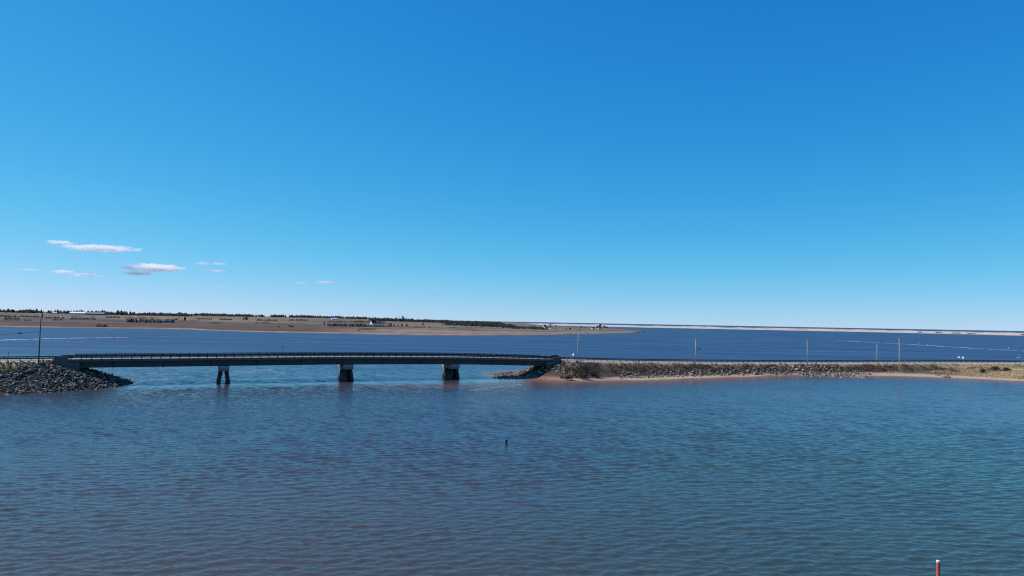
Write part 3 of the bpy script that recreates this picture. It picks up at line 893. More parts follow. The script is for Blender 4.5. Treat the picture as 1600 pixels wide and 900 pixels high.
def m_rc(x, y, h, dd, s, sd, of):
    so, no = sof(x, y) - L, noff(x, y)
    return (dd > 7.2) & (s > L / 2) & (((h > -0.6) & (so < 3) & (so > -26) & (no < 2.5) & (no > -30)) | ((so < 17) & (so > -3) & (no >= 2.5) & (no < 24) & (h > 0.95) & (h < 4.6) & (fbm(x / 5, y / 5, 137) > -0.15)))
revetment('pale armour stone on the slope under the right end of the bridge', scatter((-15, 32, 268, 318), m_rc, 0.8, 12000), 0.55, 1.6, 260, ROCKS_T, MT['rock_tan'])
def m_cw(x, y, h, dd, s, sd, of):
    q = fbm(x / 9, y / 9, 141)
    a = (s > L + 20) & (s < L + 124) & (h > 0.6) & (h < 2.7 + 0.8 * q) & (q > -0.5)
    b_ = (s > L + 118) & (s < L + 149) & (h > -0.5) & (h < 3.6 + 0.5 * q) & (q > -0.55)
    c_ = (s >= L + 149) & (s < L + 200) & (h > 0.3) & (h < 1.4) & (q > 0.25)
    return (sd > 0) & (dd > 8) & (a | b_ | c_)
revetment('broken line of tan armour stone along the causeway bank right of the bridge', scatter((30, 210, 262, 352), m_cw, 0.95, 26000), 0.75, 1.9, 290, ROCKS_T, MT['rock_tan'])

# ================================================================== SCRUB AND GRASS ON THE CAUSEWAY
def tuft_cloud(pts, sizes, ntri, leaf, flat=0.8, up=0.0):
    P = np.array(pts); S = np.array(sizes)[:, None]
    n_ = len(P)
    d = rng.normal(size=(n_, ntri, 3)); d /= np.linalg.norm(d, axis=2, keepdims=True)
    d[..., 2] = np.abs(d[..., 2]) * flat
    rad = rng.uniform(0.35, 1.0, (n_, ntri, 1)) ** 0.6
    lump = 1 + 0.35 * np.sin(3 * np.arctan2(d[..., 1:2], d[..., 0:1]) + rng.uniform(0, 6, (n_, 1, 1)))
    c = P[:, None, :] + d * rad * lump * S[:, None, :]
    a = rng.normal(size=(n_, ntri, 3)); b_ = rng.normal(size=(n_, ntri, 3))
    a = a / np.linalg.norm(a, axis=2, keepdims=True) * leaf * rng.uniform(0.6, 1.5, (n_, ntri, 1))
    b_ = b_ / np.linalg.norm(b_, axis=2, keepdims=True) * leaf * 0.6
    a[..., 2] += up * leaf
    v = np.stack([c - b_, c + b_, c + a], 2).reshape(-1, 3)
    f = np.arange(len(v)).reshape(-1, 3)
    return v, f
def m_scrub(x, y, h, dd, s, sd, of):
    q = fbm(x / 10, y / 10, 151)
    far = (s > L + 190)
    return (sd > 0) & (dd > 8.2) & (s > L + 8) & (s < L + 300) & (h > np.where(s < L + 120, 2.35, 1.3)) & (of > 3) & (((~far) & (q > -0.45)) | (far & (q > 0.22) & (h < 3.6) & (s < L + 262)))
sp = scatter((10, 330, 255, 392), m_scrub, 1.15, 24000)
v, f = tuft_cloud(sp, rng.uniform(0.6, 1.5, len(sp)), 56, 0.26, 0.8, 0.7)
tag(link_mesh('scrub', np_mesh('scrub', v, f), MT['scrub']), 'brown leafless scrub covering the causeway bank', 'scrub', kind='stuff')
def m_dry(x, y, h, dd, s, sd, of):
    q = fbm(x / 8, y / 8, 161)
    return (sd > 0) & (dd > 7.6) & (s > L + 2) & (h > 0.7) & (of > 1.5) & ((q > 0.35) | (s > L + 196))
sp = scatter((10, 420, 255, 392), m_dry, 0.9, 26000)
v, f = tuft_cloud(sp, rng.uniform(0.35, 0.8, len(sp)), 16, 0.22, 0.5, 1.4)
tag(link_mesh('dry_grass', np_mesh('dry_grass', v, f), MT['drygrass']), 'dry tan grass on the beach and bank of the causeway', 'grass', kind='stuff')
def m_lg(x, y, h, dd, s, sd, of):
    return (dd > 7.4) & (s < -2) & (h > 1.0) & (sd > 0) & ~m_left(x, y, h, dd, s, sd, of)
sp = scatter((-215, -125, 178, 222), m_lg, 0.7, 12000)
v, f = tuft_cloud(sp, rng.uniform(0.25, 0.6, len(sp)), 14, 0.28, 0.5, 1.4)
MT['bankgrass'] = simple('bank_grass', (0.175, 0.165, 0.085), 0.95, 0.35, 0.3, rnd=0.5, island=True)
tag(link_mesh('bank_grass', np_mesh('bank_grass', v, f), MT['bankgrass']), 'dull green and tan grass on the bank at the far left', 'grass', kind='stuff')
# large shrubs beside the right wing wall
def shrub(px, py, Y, size, label, mat, squash=0.9, n_=900, grp=None):
    p = at(px, py, Y)
    z = float(near_ground(np.array([p.x]), np.array([Y]))[0])
    root = empty('shrub', (p.x, Y, z), 0, label, 'shrub', grp)
    pts = [(random.gauss(0, size * .33), random.gauss(0, size * .3), size * random.uniform(0.1, 0.65) * squash) for _ in range(9)]
    v, f = tuft_cloud(pts, [size * random.uniform(.35, .55) for _ in pts], n_ // 9, 0.26, 0.95, 0.6)
    link_mesh('crown', np_mesh('crown', v, f), mat, root)
    st_ = MB()
    for k in range(5):
        st_.tube((0, 0, -0.2), (random.uniform(-.5, .5) * size * .6, random.uniform(-.5, .5) * size * .6, size * 0.6), 0.05, 0.02, 5)
    st_.build('stem', MT['bark'], root)
shrub(899, 575, 272, 3.4, 'dull green shrub right against the right wing wall', MT['shrub'])
shrub(912, 572, 276, 3.0, 'dull green shrub at the foot of the pale pole beside the bridge', MT['shrub'])
shrub(910, 582, 268, 3.0, 'low dark shrub on the sand below the pale pole', MT['shrub'], 0.75)
shrub(926, 577, 274, 2.8, 'dark shrub right of the pale pole, above tan rocks', MT['shrub'], 0.8)
shrub(887, 582, 266, 2.6, 'straggly flat shrub on the sand spit below the bridge end', MT['hedge'], 0.5)
shrub(1555, 578, 334, 2.3, 'large grey shrub in the dry grass at far right', MT['hedge'], 0.8)
shrub(1572, 580, 331, 1.9, 'smaller grey shrub right of the large one in dry grass', MT['hedge'], 0.7)
shrub(1535, 580, 331, 2.0, 'olive shrub left of the large grey one in dry grass', MT['shrub'], 0.7)

# ================================================================== POLES, SIGNS, CAR
def pole(px, py_base, py_top, Y, label, mat, arms=(), r=0.22, grp='utility poles along the causeway', lean=0.0):
    b_ = at(px, py_base, Y); tp = at(px, py_top, Y)
    z0 = float(near_ground(np.array([b_.x]), np.array([Y]))[0])
    H = tp.z - z0
    root = empty('utility_pole', (b_.x, Y, z0), math.atan2(D.y, D.x), label, 'utility pole', grp)
    MB().tube((0, 0, -0.5), (lean, 0, H), r, r * 0.62, 12).build('pole', mat, root, True)
    for (dz, ln_) in arms:
        c = Vector((lean * (H - dz) / H, -0.2, H - dz))
        ca = MB().box(c, 0.10, ln_, 0.13) if False else MB().box(c, ln_, 0.16, 0.28)
        a_ = ca.build('crossarm', mat, root)
        for k in (-0.44, -0.2, 0.2, 0.44):
            MB().lathe(c + Vector((ln_ * k, 0, 0.065)), [(0.03, 0), (0.07, 0.04), (0.07, 0.12), (0.03, 0.2)], 8).build('insulator', MT['glass'], a_)
    return root, H, z0
lp_root, lpH, lpz = pole(60.5, 563, 495, 209.5, 'tall dark pole beside the left guardrail before the bridge', MT['wood_dark'], (), 0.19)
pole(902.3, 564, 515, 284, 'pale pole beside the bridge end above the green shrubs', MT['wood'], ((0.25, 1.9),), 0.22, lean=0.35)
pole(1086.5, 573, 529, 309, 'pale pole with one crossarm midway along the causeway', MT['wood'], ((0.6, 1.9),), 0.22, lean=0.2)
pole(1261.5, 573, 531, 331, 'pale pole with one crossarm above the dark rocks', MT['wood'], ((0.7, 2.2),), 0.21)
pole(1405.5, 577, 528, 334, 'grey pole with three short crossarms nearest the right beach', MT['wood'], ((0.5, 1.5), (1.5, 1.7), (2.6, 1.7)), 0.24)
# slim pole on the far side of the road
p_ = at(1370.5, 563, 371)
fz = float(near_ground(np.array([p_.x]), np.array([371.0]))[0])
root = empty('utility_pole', (p_.x, 371, fz), 0, 'slim pale pole without crossarms beyond the far guardrail', 'utility pole', 'utility poles along the causeway')
MB().tube((0, 0, -0.5), (0, 0, at(1370.5, 538, 371).z - fz), 0.21, 0.14, 12).build('pole', MT['wood'], root, True)
MB().box((0, 0, at(1370.5, 538, 371).z - fz), 0.3, 0.3, 0.08).build('cap', MT['galv'], root)
# overhead cable from the left pole to the next pole out of frame
pw = lp_root.location
tie = at(60.5, 518, pw.y)
far_ = Vector((pw.x, pw.y, 0)) - D * 46 + Vector((0, 0, tie.z + 0.2))
cb = MB(); prev = tie
for i in range(1, 25):
    t_ = i / 24
    q = tie.lerp(far_, t_) - Vector((0, 0, 4 * 1.6 * t_ * (1 - t_)))
    cb.tube(prev, q, 0.045, n=6, cap=False); prev = q
cable = tag(cb.build('overhead_cable', MT['black']), 'dark sagging cable running left from the tall dark pole', 'cable')
i_ = 0.10
q = tie.lerp(far_, i_) - Vector((0, 0, 4 * 1.6 * i_ * (1 - i_)))
MB().box(q - Vector((0, 0, 0.02)), 0.95, 0.26, 0.30, (D, NRM, Vector((0, 0, 1)))).build('splice_case', MT['black'], cable)

def sign(px, py_base, py_top, Y, label, plate, name='road_sign', cat='sign', lean=0.0, postmat=None, z0=None):
    b_ = at(px, py_base, Y); tp = at(px, py_top, Y)
    z0 = float(near_ground(np.array([b_.x]), np.array([Y]))[0]) if z0 is None else z0
    H = tp.z - z0
    root = empty(name, (b_.x, Y, z0), R(-45), label, cat)
    MB().tube((0, 0, -0.3), (lean, 0, H), 0.06, 0.05, 8).build('post', postmat or MT['wood'], root)
    if plate == 'disc':
        MB().tube((lean, -0.08, H), (lean, -0.11, H), 0.48, n=20).build('plate', MT['white'], root)
    elif plate == 'board':
        MB().box((lean, -0.08, H - 0.3), 0.5, 0.03, 0.7).build('plate', MT['white'], root)
    elif plate == 'dark':
        MB().box((lean, -0.08, H - 0.3), 0.45, 0.03, 0.6).build('plate', MT['galv'], root)
    elif plate == 'low':
        MB().box((lean + 0.35, -0.08, H - 0.45), 1.1, 0.03, 0.5).build('plate', MT['white'], root)
    elif plate == 'twin':
        MB().box((lean - 1.9, -0.1, H - 0.25), 1.1, 0.03, 0.7).build('plate', MT['white'], root)
        MB().box((lean, -0.1, H - 0.35), 0.9, 0.03, 0.9).build('plate', MT['white'], root)
        MB().tube((lean, -0.05, H - 0.3), (lean - 2.2, -0.05, H - 0.25), 0.05, n=8).build('bracket', MT['galv'], root)
    return root
sign(893.8, 562, 554, 286, 'white round sign on a leaning post beside the pale pole', 'disc', lean=0.65)
sign(890.6, 563, 554.8, 285.5, 'bare leaning stake left of the white round sign', None, 'marker_stake', 'stake', lean=0.35)
sign(886.4, 563, 557.5, 285, 'short stake nearest the right wing wall', None, 'marker_stake', 'stake')
pB, dB, nB = road_pt(L - 4)
zB = float(road_h(L - 4))
pf = pB - nB * 4.6
sign(863.5, 562, 553.4, pf.y, 'slim white post with a low white board at the right bridge end', 'low', 'marker_post', 'marker post', postmat=MT['white'], z0=zB)
sign(12.5, 563, 549.5, 204, 'dark narrow sign seen above the left guardrail', 'dark', postmat=MT['galv'])
sign(81.8, 562, 552.5, 215.5, 'small dark marker at the end of the left guardrail', 'dark', 'hazard_marker', 'marker', postmat=MT['galv'])
sign(1504.8, 566, 557.6, 377, 'white twin board sign behind the far guardrail at right', 'twin', postmat=MT['white'])
sign(1394.5, 567, 560.5, 350, 'short pale leaning stake left of the grey three arm pole', None, 'marker_stake', 'stake', lean=0.35)
sign(1412.5, 567, 563, 352, 'short pale leaning stake right of the grey three arm pole', None, 'marker_stake', 'stake', lean=0.25)
sign(1367.5, 564, 556.5, 370, 'short pale stake at the foot of the slim pole', None, 'marker_stake', 'stake')
sign(1257, 572, 562.5, 340, 'faint thin stake left of the pole above the dark rocks', None, 'marker_stake', 'stake', postmat=MT['galv'])

def car():
    s = L + 3.0
    p, d, nn = road_pt(s); z = float(road_h(s)) + 0.07
    c_ = p - nn * 1.9
    root = empty('car', (c_.x, c_.y, z), math.atan2(d.y, d.x), 'dark car driving off the right end of the bridge', 'car')
    root.scale = (1.06, 1.06, 1.18)
    def shell(prof, wb, wt, name, mat, bev):
        bm = bmesh.new()
        zmin = min(q[1] for q in prof); zmax = max(q[1] for q in prof)
        rows = []
        for sgn_ in (-1, 1):
            rows.append([bm.verts.new((x, sgn_ * (wb + (wt - wb) * (h - zmin) / (zmax - zmin)) / 2, h)) for x, h in prof])
        n_ = len(prof)
        bm.faces.new(rows[0]); bm.faces.new(list(reversed(rows[1])))
        for i in range(n_): bm.faces.new((rows[0][i], rows[1][i], rows[1][(i + 1) % n_], rows[0][(i + 1) % n_]))
        bmesh.ops.recalc_face_normals(bm, faces=bm.faces)
        bmesh.ops.bevel(bm, geom=list(bm.edges), offset=bev, segments=2, affect='EDGES')
        me = bpy.data.meshes.new(name); bm.to_mesh(me); bm.free()
        for q in me.polygons: q.use_smooth = True
        return link_mesh(name, me, mat, root)
    shell([(-2.25, 0.35), (2.2, 0.3), (2.3, 0.62), (2.1, 0.82), (0.95, 0.98), (-2.1, 1.0), (-2.3, 0.7)], 1.72, 1.80, 'body', MT['car_paint'], 0.06)
    shell([(-2.0, 0.97), (1.05, 0.96), (0.25, 1.46), (-1.35, 1.50), (-1.8, 1.35)], 1.62, 1.25, 'cabin', MT['car_paint'], 0.05)
    for sd in (-1, 1):
        for a, b__ in ((-1.55, -0.55), (-0.45, 0.5)):
            v = [Vector((a, sd * 0.815, 1.03)), Vector((b__, sd * 0.815, 1.03)), Vector((b__ - 0.3, sd * 0.700, 1.38)), Vector((a + 0.1, sd * 0.700, 1.38))]
            v = [q + Vector((0, sd * 0.012, 0)) for q in v]
            MB().add(v + [q - Vector((0, sd * 0.02, 0)) for q in v], [(0, 1, 2, 3), (7, 6, 5, 4), (0, 4, 5, 1), (1, 5, 6, 2), (2, 6, 7, 3), (3, 7, 4, 0)]).build('window', MT['glass'], root)
        MB().box((2.2, sd * 0.62, 0.68), 0.12, 0.34, 0.14).build('headlight', MT['lamp'], root)
        MB().box((-2.22, sd * 0.66, 0.8), 0.10, 0.26, 0.18).build('tail_light', MT['red'], root)
        for x in (-1.4, 1.42):
            wh = MB().tube((x, sd * 0.70, 0.32), (x, sd * 0.90, 0.32), 0.32, n=18).build('wheel', MT['black'], root)
            MB().tube((x, sd * 0.90, 0.32), (x, sd * 0.915, 0.32), 0.19, n=14).build('rim', MT['galv'], wh)
    v = [Vector((1.02, -0.68, 1.02)), Vector((1.02, 0.68, 1.02)), Vector((0.36, 0.58, 1.42)), Vector((0.36, -0.58, 1.42))]
    v = [q + Vector((0.03, 0, 0.02)) for q in v]
    MB().add(v + [q - Vector((0.03, 0, 0.03)) for q in v], [(0, 1, 2, 3), (7, 6, 5, 4), (0, 4, 5, 1), (1, 5, 6, 2), (2, 6, 7, 3), (3, 7, 4, 0)]).build('windscreen', MT['glass'], root)
car()

# ================================================================== BUOYS AND MARKERS ON THE WATER
g_ = hit(791, 694.5, 0)
root = empty('channel_buoy', g_, 0, 'small green can buoy floating in the near channel', 'buoy')
MB().lathe((0, 0, 0), [(0.27, -0.5), (0.28, 0.10), (0.235, 0.18), (0.235, 0.82), (0.19, 0.88)], 20).build('can', MT['green_buoy'], root, False)
MB().lathe((0, 0, 0), [(0.07, 0.88), (0.07, 0.98), (0.03, 1.02)], 12).build('lifting_eye', MT['galv'], root)
MB().lathe((0, 0, 0), [(0.285, -0.05), (0.33, 0.0), (0.33, 0.06), (0.285, 0.1)], 20).build('float_collar', MT['green_buoy'], root)
# red post at the bottom right
rp = at(1466, 900, 55.0)
top_z = at(1466.5, 875.5, 55.0).z
root = empty('marker_post', (rp.x, rp.y, 0), 0, 'red marker post with a white cap standing at the bottom right corner', 'marker post')
MB().lathe((0, 0, 0), [(0.145, 3.02), (0.125, 3.08), (0.118, top_z - 0.17)], 20).build('red_tube', MT['red'], root)
MB().lathe((0, 0, 0), [(0.21, -1.5), (0.21, 2.75), (0.17, 2.95), (0.155, 3.015)], 20).build('orange_base', MT['orange'], root)
MB().lathe((0, 0, 0), [(0.112, top_z - 0.165), (0.112, top_z - 0.11), (0.135, top_z - 0.10), (0.135, top_z - 0.02), (0.10, top_z)], 20).build('white_cap', MT['white'], root)
# mooring floats along the foam line, a dark spar far off
for i, (px, py) in enumerate([(1436, 537.2), (1450, 538.2), (1576, 544.5), (1298, 530.2)]):
    q = hit(px, py, 0)
    o = MB().lathe((0, 0, 0), [(0.05, -0.4), (0.42, -0.2), (0.5, 0.1), (0.40, 0.42), (0.12, 0.58)], 14).build('mooring_float', MT['white'], None, True)
    o.location = q
    tag(o, ['white float left of a close pair above the foam line', 'white float right of a close pair above the foam line', 'lone white float just above the foam line at far right', 'lone white float at the left tip of the foam line'][i], 'float', 'white floats on the bay')
q = hit(1592, 559.5, 0)
root = empty('sailing_dinghy', q, 0.4, 'tiny white boat with a mast beyond the causeway at the right edge', 'boat')
MB().add([(-1.6, -.5, .45), (1.0, -.5, .45), (1.9, 0, .55), (1.0, .5, .45), (-1.6, .5, .45), (-1.4, -.3, -.2), (0.9, -.3, -.2), (1.4, 0, -.2), (0.9, .3, -.2), (-1.4, .3, -.2)],
         [(0, 1, 2, 3, 4), (9, 8, 7, 6, 5), (0, 5, 6, 1), (1, 6, 7, 2), (2, 7, 8, 3), (3, 8, 9, 4), (4, 9, 5, 0)]).build('hull', MT['white'], root)
MB().tube((0.3, 0, 0.4), (0.3, 0, 2.6), 0.04, 0.03, 8).build('mast', MT['white'], root)
q = hit(442, 544.5, 0)
root = empty('spar_buoy', q, 0, 'small dark spar buoy on the bay beyond the bridge', 'buoy')
MB().lathe((0, 0, 0), [(0.18, -0.5), (0.18, 0.9), (0.12, 1.0)], 12).build('spar', MT['galv'], root)
MB().lathe((0, 0, 0), [(0.05, 1.0), (0.45, 1.05), (0.45, 1.6), (0.05, 1.7)], 12).build('topmark', MT['black'], root)
q = hit(1092, 545.4, 0)
root = empty('float_platform', q, 0.05, 'low dark float on the bay right of the single crossarm pole', 'float')
MB().box((0, 0, 0.15), 2.6, 1.2, 0.5).build('platform', MT['rail'], root)
MB().box((0.3, 0, 0.55), 0.6, 0.5, 0.3).build('locker', MT['black'], root)

# ================================================================== HOUSES ON THE FAR SHORE
def gable(mb_w, mb_r, c, w_, l_, h, rise, over=0.4, th=0.25, turn=False):
    """gabled block: ridge along local x, w_ = depth in y, l_ = length in x"""
    x0, y0, z0 = c
    a, b_ = l_ / 2, w_ / 2
    v = [(x0 - a, y0 - b_, z0 - 1.0), (x0 + a, y0 - b_, z0 - 1.0), (x0 + a, y0 + b_, z0 - 1.0), (x0 - a, y0 + b_, z0 - 1.0),
         (x0 - a, y0 - b_, z0 + h), (x0 + a, y0 - b_, z0 + h), (x0 + a, y0 + b_, z0 + h), (x0 - a, y0 + b_, z0 + h),
         (x0 - a, y0, z0 + h + rise), (x0 + a, y0, z0 + h + rise)]
    T_ = (lambda q: (x0 - (q[1] - y0), y0 + (q[0] - x0), q[2])) if turn else (lambda q: q)
    mb_w.add([T_(q) for q in v], [(0, 1, 5, 4), (2, 3, 7, 6), (3, 0, 4, 8, 7), (1, 2, 6, 9, 5), (0, 3, 2, 1)])
    k = over * rise / b_
    e = 0.02
    for s_ in (-1, 1):
        p = [(x0 - a - over, y0 + s_ * (b_ + over), z0 + h - k + e), (x0 + a + over, y0 + s_ * (b_ + over), z0 + h - k + e), (x0 + a + over, y0, z0 + h + rise + e), (x0 - a - over, y0, z0 + h + rise + e)]
        q = [(x, y, z + th) for x, y, z in p]
        mb_r.add([T_(k_) for k_ in p + q], [(0, 1, 2, 3), (7, 6, 5, 4), (0, 4, 5, 1), (1, 5, 6, 2), (2, 6, 7, 3), (3, 7, 4, 0)])
def house(p, rz, label, blocks, wall, roof, chimney=None, windows=(), doors=(), cat='house', name='house'):
    root = empty(name, p, rz, label, cat)
    W_, R_ = MB(), MB()
    for bl in blocks: gable(W_, R_, *bl)
    W_.build('wall', wall, root)
    ro = R_.build('roof', roof, root)
    if chimney: MB().box(chimney, 0.9, 0.9, 2.6).build('chimney', MT['grey_wall'], ro)
    for (x, y, z, ax, sx, sz) in windows:        # ax: outward axis 'y-' or 'x-'
        d_ = {'y-': (0, -1), 'x-': (-1, 0), 'x+': (1, 0)}[ax]
        def q(o, a, b__, t_): return MB().box((x + d_[0] * o, y + d_[1] * o, z), *( (a, t_, b__) if d_[0] == 0 else (t_, a, b__)))
        fr = q(0.02, sx + 0.3, sz + 0.3, 0.08).build('window', MT['white'], root)
        q(0.05, sx, sz, 0.06).build('pane', MT['glass'], fr)
    for (x, y, z, sx, sz) in doors:
        MB().box((x, y - 0.03, z + sz / 2), sx, 0.1, sz).build('door', MT['roof_dark'], root)
    return root
A_ = [('y-', 0)]
# white house at the point
p = pen_hit(855, 513.4)
house(p, R(-38), 'white house with a tall pointed gable and long dark roof, nearest the point', [((-8.0, -1.5, 0), 9.5, 12, 4.6, 5.2, 0.4, 0.25, True), ((5, 1.0, 0), 10, 18, 3.4, 4.2)], MT['white'], MT['roof_dark'], (7, 1, 8.2),
      [(-10.4, -7.5, 2.3, 'y-', 1.3, 1.7), (-5.6, -7.5, 2.3, 'y-', 1.3, 1.7), (-8, -7.5, 6.0, 'y-', 1.2, 1.5), (1, -4.0, 1.8, 'y-', 1.8, 1.5), (6.5, -4.0, 1.8, 'y-', 1.8, 1.5), (10.5, -4.0, 1.8, 'y-', 1.5, 1.5)], [(3.8, -4.0, 0, 1.2, 2.2)])
# cottages right of it
p = pen_hit(926, 514.4)
house(p, R(45), 'small white cottage with its gable to the water, left of the dark clump', [((0, 0, 0), 6.0, 9, 3.2, 2.8)], MT['white'], MT['roof_dark'], None, [(-4.5, -1.3, 1.7, 'x-', 1.1, 1.3), (-4.5, 1.3, 1.7, 'x-', 1.1, 1.3)])
p = pen_hit(936.5, 514.2)
house(p, R(25), 'low green roofed cottage with a white end beside the dark clump', [((0, 0, 0), 6.5, 10, 2.6, 2.4)], MT['cream'], MT['roof_dark'], None, [(-1.5, -3.25, 1.4, 'y-', 1.6, 1.2), (2.6, -3.25, 1.4, 'y-', 1.2, 1.2)])
# farmhouse group at left centre
p = pen_hit(583, 506.8)
house(p, R(46), 'white barn with a bright pointed gable beside the dark roofed farmhouse', [((0, 0, 0), 9, 11, 2.8, 6.0)], MT['white'], MT['roof_dark'], None, [(-5.5, 0, 3.4, 'x-', 1.2, 1.2)], (), 'barn', 'barn')
p = pen_hit(592, 506.4)
house(p, R(-10), 'grey farmhouse with dark roof and pale dormer right of the pointed barn', [((-3, 0, 0), 8, 10, 3.6, 4.0), ((7, 0, 0), 8, 12, 2.8, 3.4)], MT['grey_wall'], MT['roof_dark'], (-4, 0, 8.4),
      [(-5, -4.0, 1.9, 'y-', 1.2, 1.5), (-1.5, -4.0, 1.9, 'y-', 1.2, 1.5), (5, -4.0, 1.6, 'y-', 1.6, 1.4), (9, -4.0, 1.6, 'y-', 1.6, 1.4)], [(2.4, -4.0, 0, 1.2, 2.1)])
# blue house behind the hedge at left
p = pen_hit(263, 504.4)
house(p, R(-20), 'blue house with a pale gable standing right of the leafless hedge', [((-5.5, -1, 0), 7, 8, 4.0, 3.2), ((4.5, 0.6, 0), 8, 13, 4.4, 3.4)], MT['blue_wall'], MT['roof_dark'], (-1, 0, 8.2),
      [(-7, -4.5, 2.0, 'y-', 1.5, 2.0), (-4, -4.5, 2.0, 'y-', 1.5, 2.0), (1, -3.4, 2.6, 'y-', 1.3, 1.6), (5, -3.4, 2.6, 'y-', 1.3, 1.6), (8.5, -3.4, 2.6, 'y-', 1.3, 1.6), (-9.5, -1, 2.2, 'x-', 1.4, 1.8)])
# long barns
def barn(px, Y, ln_, base_off, roof, label, gl):
    p = pen_at(px, Y)
    root = empty('barn', p + Vector((0, 0, base_off)), R(-3), label, 'barn', 'long farm sheds on the skyline')
    W_, R_ = MB(), MB()
    gable(W_, R_, (0, 0, 0), 18, ln_, 4.0, 3.8, 0.6)
    W_.build('wall', MT[gl], root); R_.build('roof', MT[roof], root)
    for k in range(5):
        MB().box((-ln_ / 2 + ln_ * (k + .5) / 5, -9.05, 1.8), 3.4, 0.12, 3.4).build('door', MT['roof_grey'], root)
    for k in range(4):
        MB().box((-ln_ / 2 + ln_ * (k + .5) / 4, 0, 8.2), 1.2, 1.2, 0.9).build('roof_vent', MT['roof_grey'], root)
barn(122.5, 2230, 50, 2.5, 'roof_white', 'long barn with a bright white roof on the skyline at left', 'cream')
barn(150, 2210, 58, 2.0, 'roof_grey', 'long barn with a blue grey roof right of the white roofed one', 'roof_grey')
p = pen_hit(683, 502.2)
house(p, R(60), 'far white cottage with a white roof at the edge of the wood', [((0, 0, 0), 8, 14, 3.0, 4.2)], MT['white'], MT['roof_white'], None, [(0, -4, 1.6, 'y-', 1.4, 1.4)])
p = pen_at(85, 2500)
house(p, R(20), 'tiny pale farmhouse in front of the far left wood', [((0, 0, 0), 8, 14, 3.4, 3.4)], MT['cream'], MT['roof_white'], None, [(-2, -4, 1.8, 'y-', 1.4, 1.4), (3, -4, 1.8, 'y-', 1.4, 1.4)])
p = pen_hit(522, 499.6)
house(p, R(30), 'long low pale farmhouse in the upper fields left of the light tower', [((0, 0, 0), 8, 18, 3.0, 3.0)], MT['cream'], MT['roof_white'], None, [(-4, -4, 1.6, 'y-', 1.4, 1.4), (4, -4, 1.6, 'y-', 1.4, 1.4)])
# slender white lighthouse on the skyline
p = pen_at(575.5, 2600)
root = empty('lighthouse', p, 0, 'slender white light tower on the skyline left of the farmhouse', 'lighthouse')
MB().lathe((0, 0, 0), [(2.2, -1), (1.4, 9.0), (1.9, 9.1), (1.9, 9.4)], 8).build('tower', MT['white'], root)
lt_ = MB().lathe((0, 0, 0), [(1.0, 9.42), (1.0, 10.9)], 8).build('lantern', MT['glass'], root)
MB().lathe((0, 0, 0), [(1.3, 10.92), (0.1, 12.0)], 8).build('lantern_roof', MT['red'], lt_)

# ================================================================== TREES ON THE FAR SHORE
def crown_conifer(seed):
    r_ = random.Random(seed); mb = MB()
    for k in range(9):
        z = 0.08 + 0.9 * k / 9; rr = 0.20 * (1 - k / 9.3) * r_.uniform(.75, 1.2); n_ = 9
        off = r_.uniform(0, 6)
        ring = [Vector((math.cos(off + 2 * math.pi * i / n_) * rr * r_.uniform(.45, 1.25), math.sin(off + 2 * math.pi * i / n_) * rr * r_.uniform(.45, 1.25), z - r_.uniform(0, .05))) for i in range(n_)]
        mb.add(ring + [Vector((r_.uniform(-.01, .01), 0, min(1.0, z + 0.17)))], [(i, (i + 1) % n_, n_) for i in range(n_)])
    return mb.mesh('crown')
def crown_round(seed, ntri=260, flat=0.9):
    r_ = np.random.default_rng(seed)
    cs = r_.normal(size=(9, 3)) * np.array([.17, .17, .15]) + np.array([0, 0, .58])
    k = r_.integers(0, 9, ntri)
    d = r_.normal(size=(ntri, 3)); d /= np.linalg.norm(d, axis=1, keepdims=True)
    c = cs[k] + d * r_.uniform(.05, .20, (ntri, 1)) * np.array([1, 1, flat])
    c[:, 2] = np.clip(c[:, 2], 0.12, 1.0)
    a = r_.normal(size=(ntri, 3)) * .05; b_ = r_.normal(size=(ntri, 3)) * .05
    v = np.stack([c - b_, c + b_, c + a * 1.4], 1).reshape(-1, 3)
    return np_mesh('crown', v, np.arange(len(v)).reshape(-1, 3))
def crown_bare(seed):
    r_ = random.Random(seed); mb = MB()
    def grow(p, d, l, rad, lv):
        q = p + d * l
        mb.tube(p, q, rad, rad * .55, 4, False)
        if lv == 0: return
        for k in range(3 if lv > 1 else 4):
            n_ = (d + Vector((r_.gauss(0, .55), r_.gauss(0, .55), r_.uniform(-.1, .45)))).normalized()
            grow(p + d * l * r_.uniform(.5, 1.0), n_, l * r_.uniform(.5, .72), rad * .6, lv - 1)
    for k in range(3):
        grow(Vector((0, 0, .10 + .1 * k)), Vector((r_.gauss(0, .4), r_.gauss(0, .4), 1)).normalized(), .30, .010, 4 if k < 2 else 3)
    return mb.mesh('crown')
CR = {'spruce': [crown_conifer(i) for i in range(4)], 'round': [crown_round(i + 20) for i in range(4)], 'bare': [crown_bare(i + 40) for i in range(4)]}
TRUNK = {k: MB().tube((0, 0, -0.06), (0, 0, t_), r1, r2, 7).mesh('trunk') for k, t_, r1, r2 in (('spruce', .95, .022, .006), ('round', .55, .03, .015), ('bare', .5, .016, .008))}
def tree(px, base, top, kind, label, group=None, Y=None, wide=1.0, name=None):
    p = pen_hit(px, base) if Y is None else pen_at(px, Y)
    H = max(crown_h(p, px, top), 1.5)
    root = empty(name or {'spruce': 'spruce_tree', 'round': 'evergreen_tree', 'bare': 'leafless_tree'}[kind], p, random.uniform(0, 6.28), label, 'tree', group)
    mat = {'spruce': MT['spruce'], 'round': MT['spruce'], 'bare': MT['twig']}[kind]
    t_ = link_mesh('trunk', TRUNK[kind], MT['bark'], root); t_.scale = (H * wide, H * wide, H)
    c_ = link_mesh('crown', random.choice(CR[kind]), mat, root); c_.scale = (H * wide * 1.15, H * wide * 1.15, H)
    return root
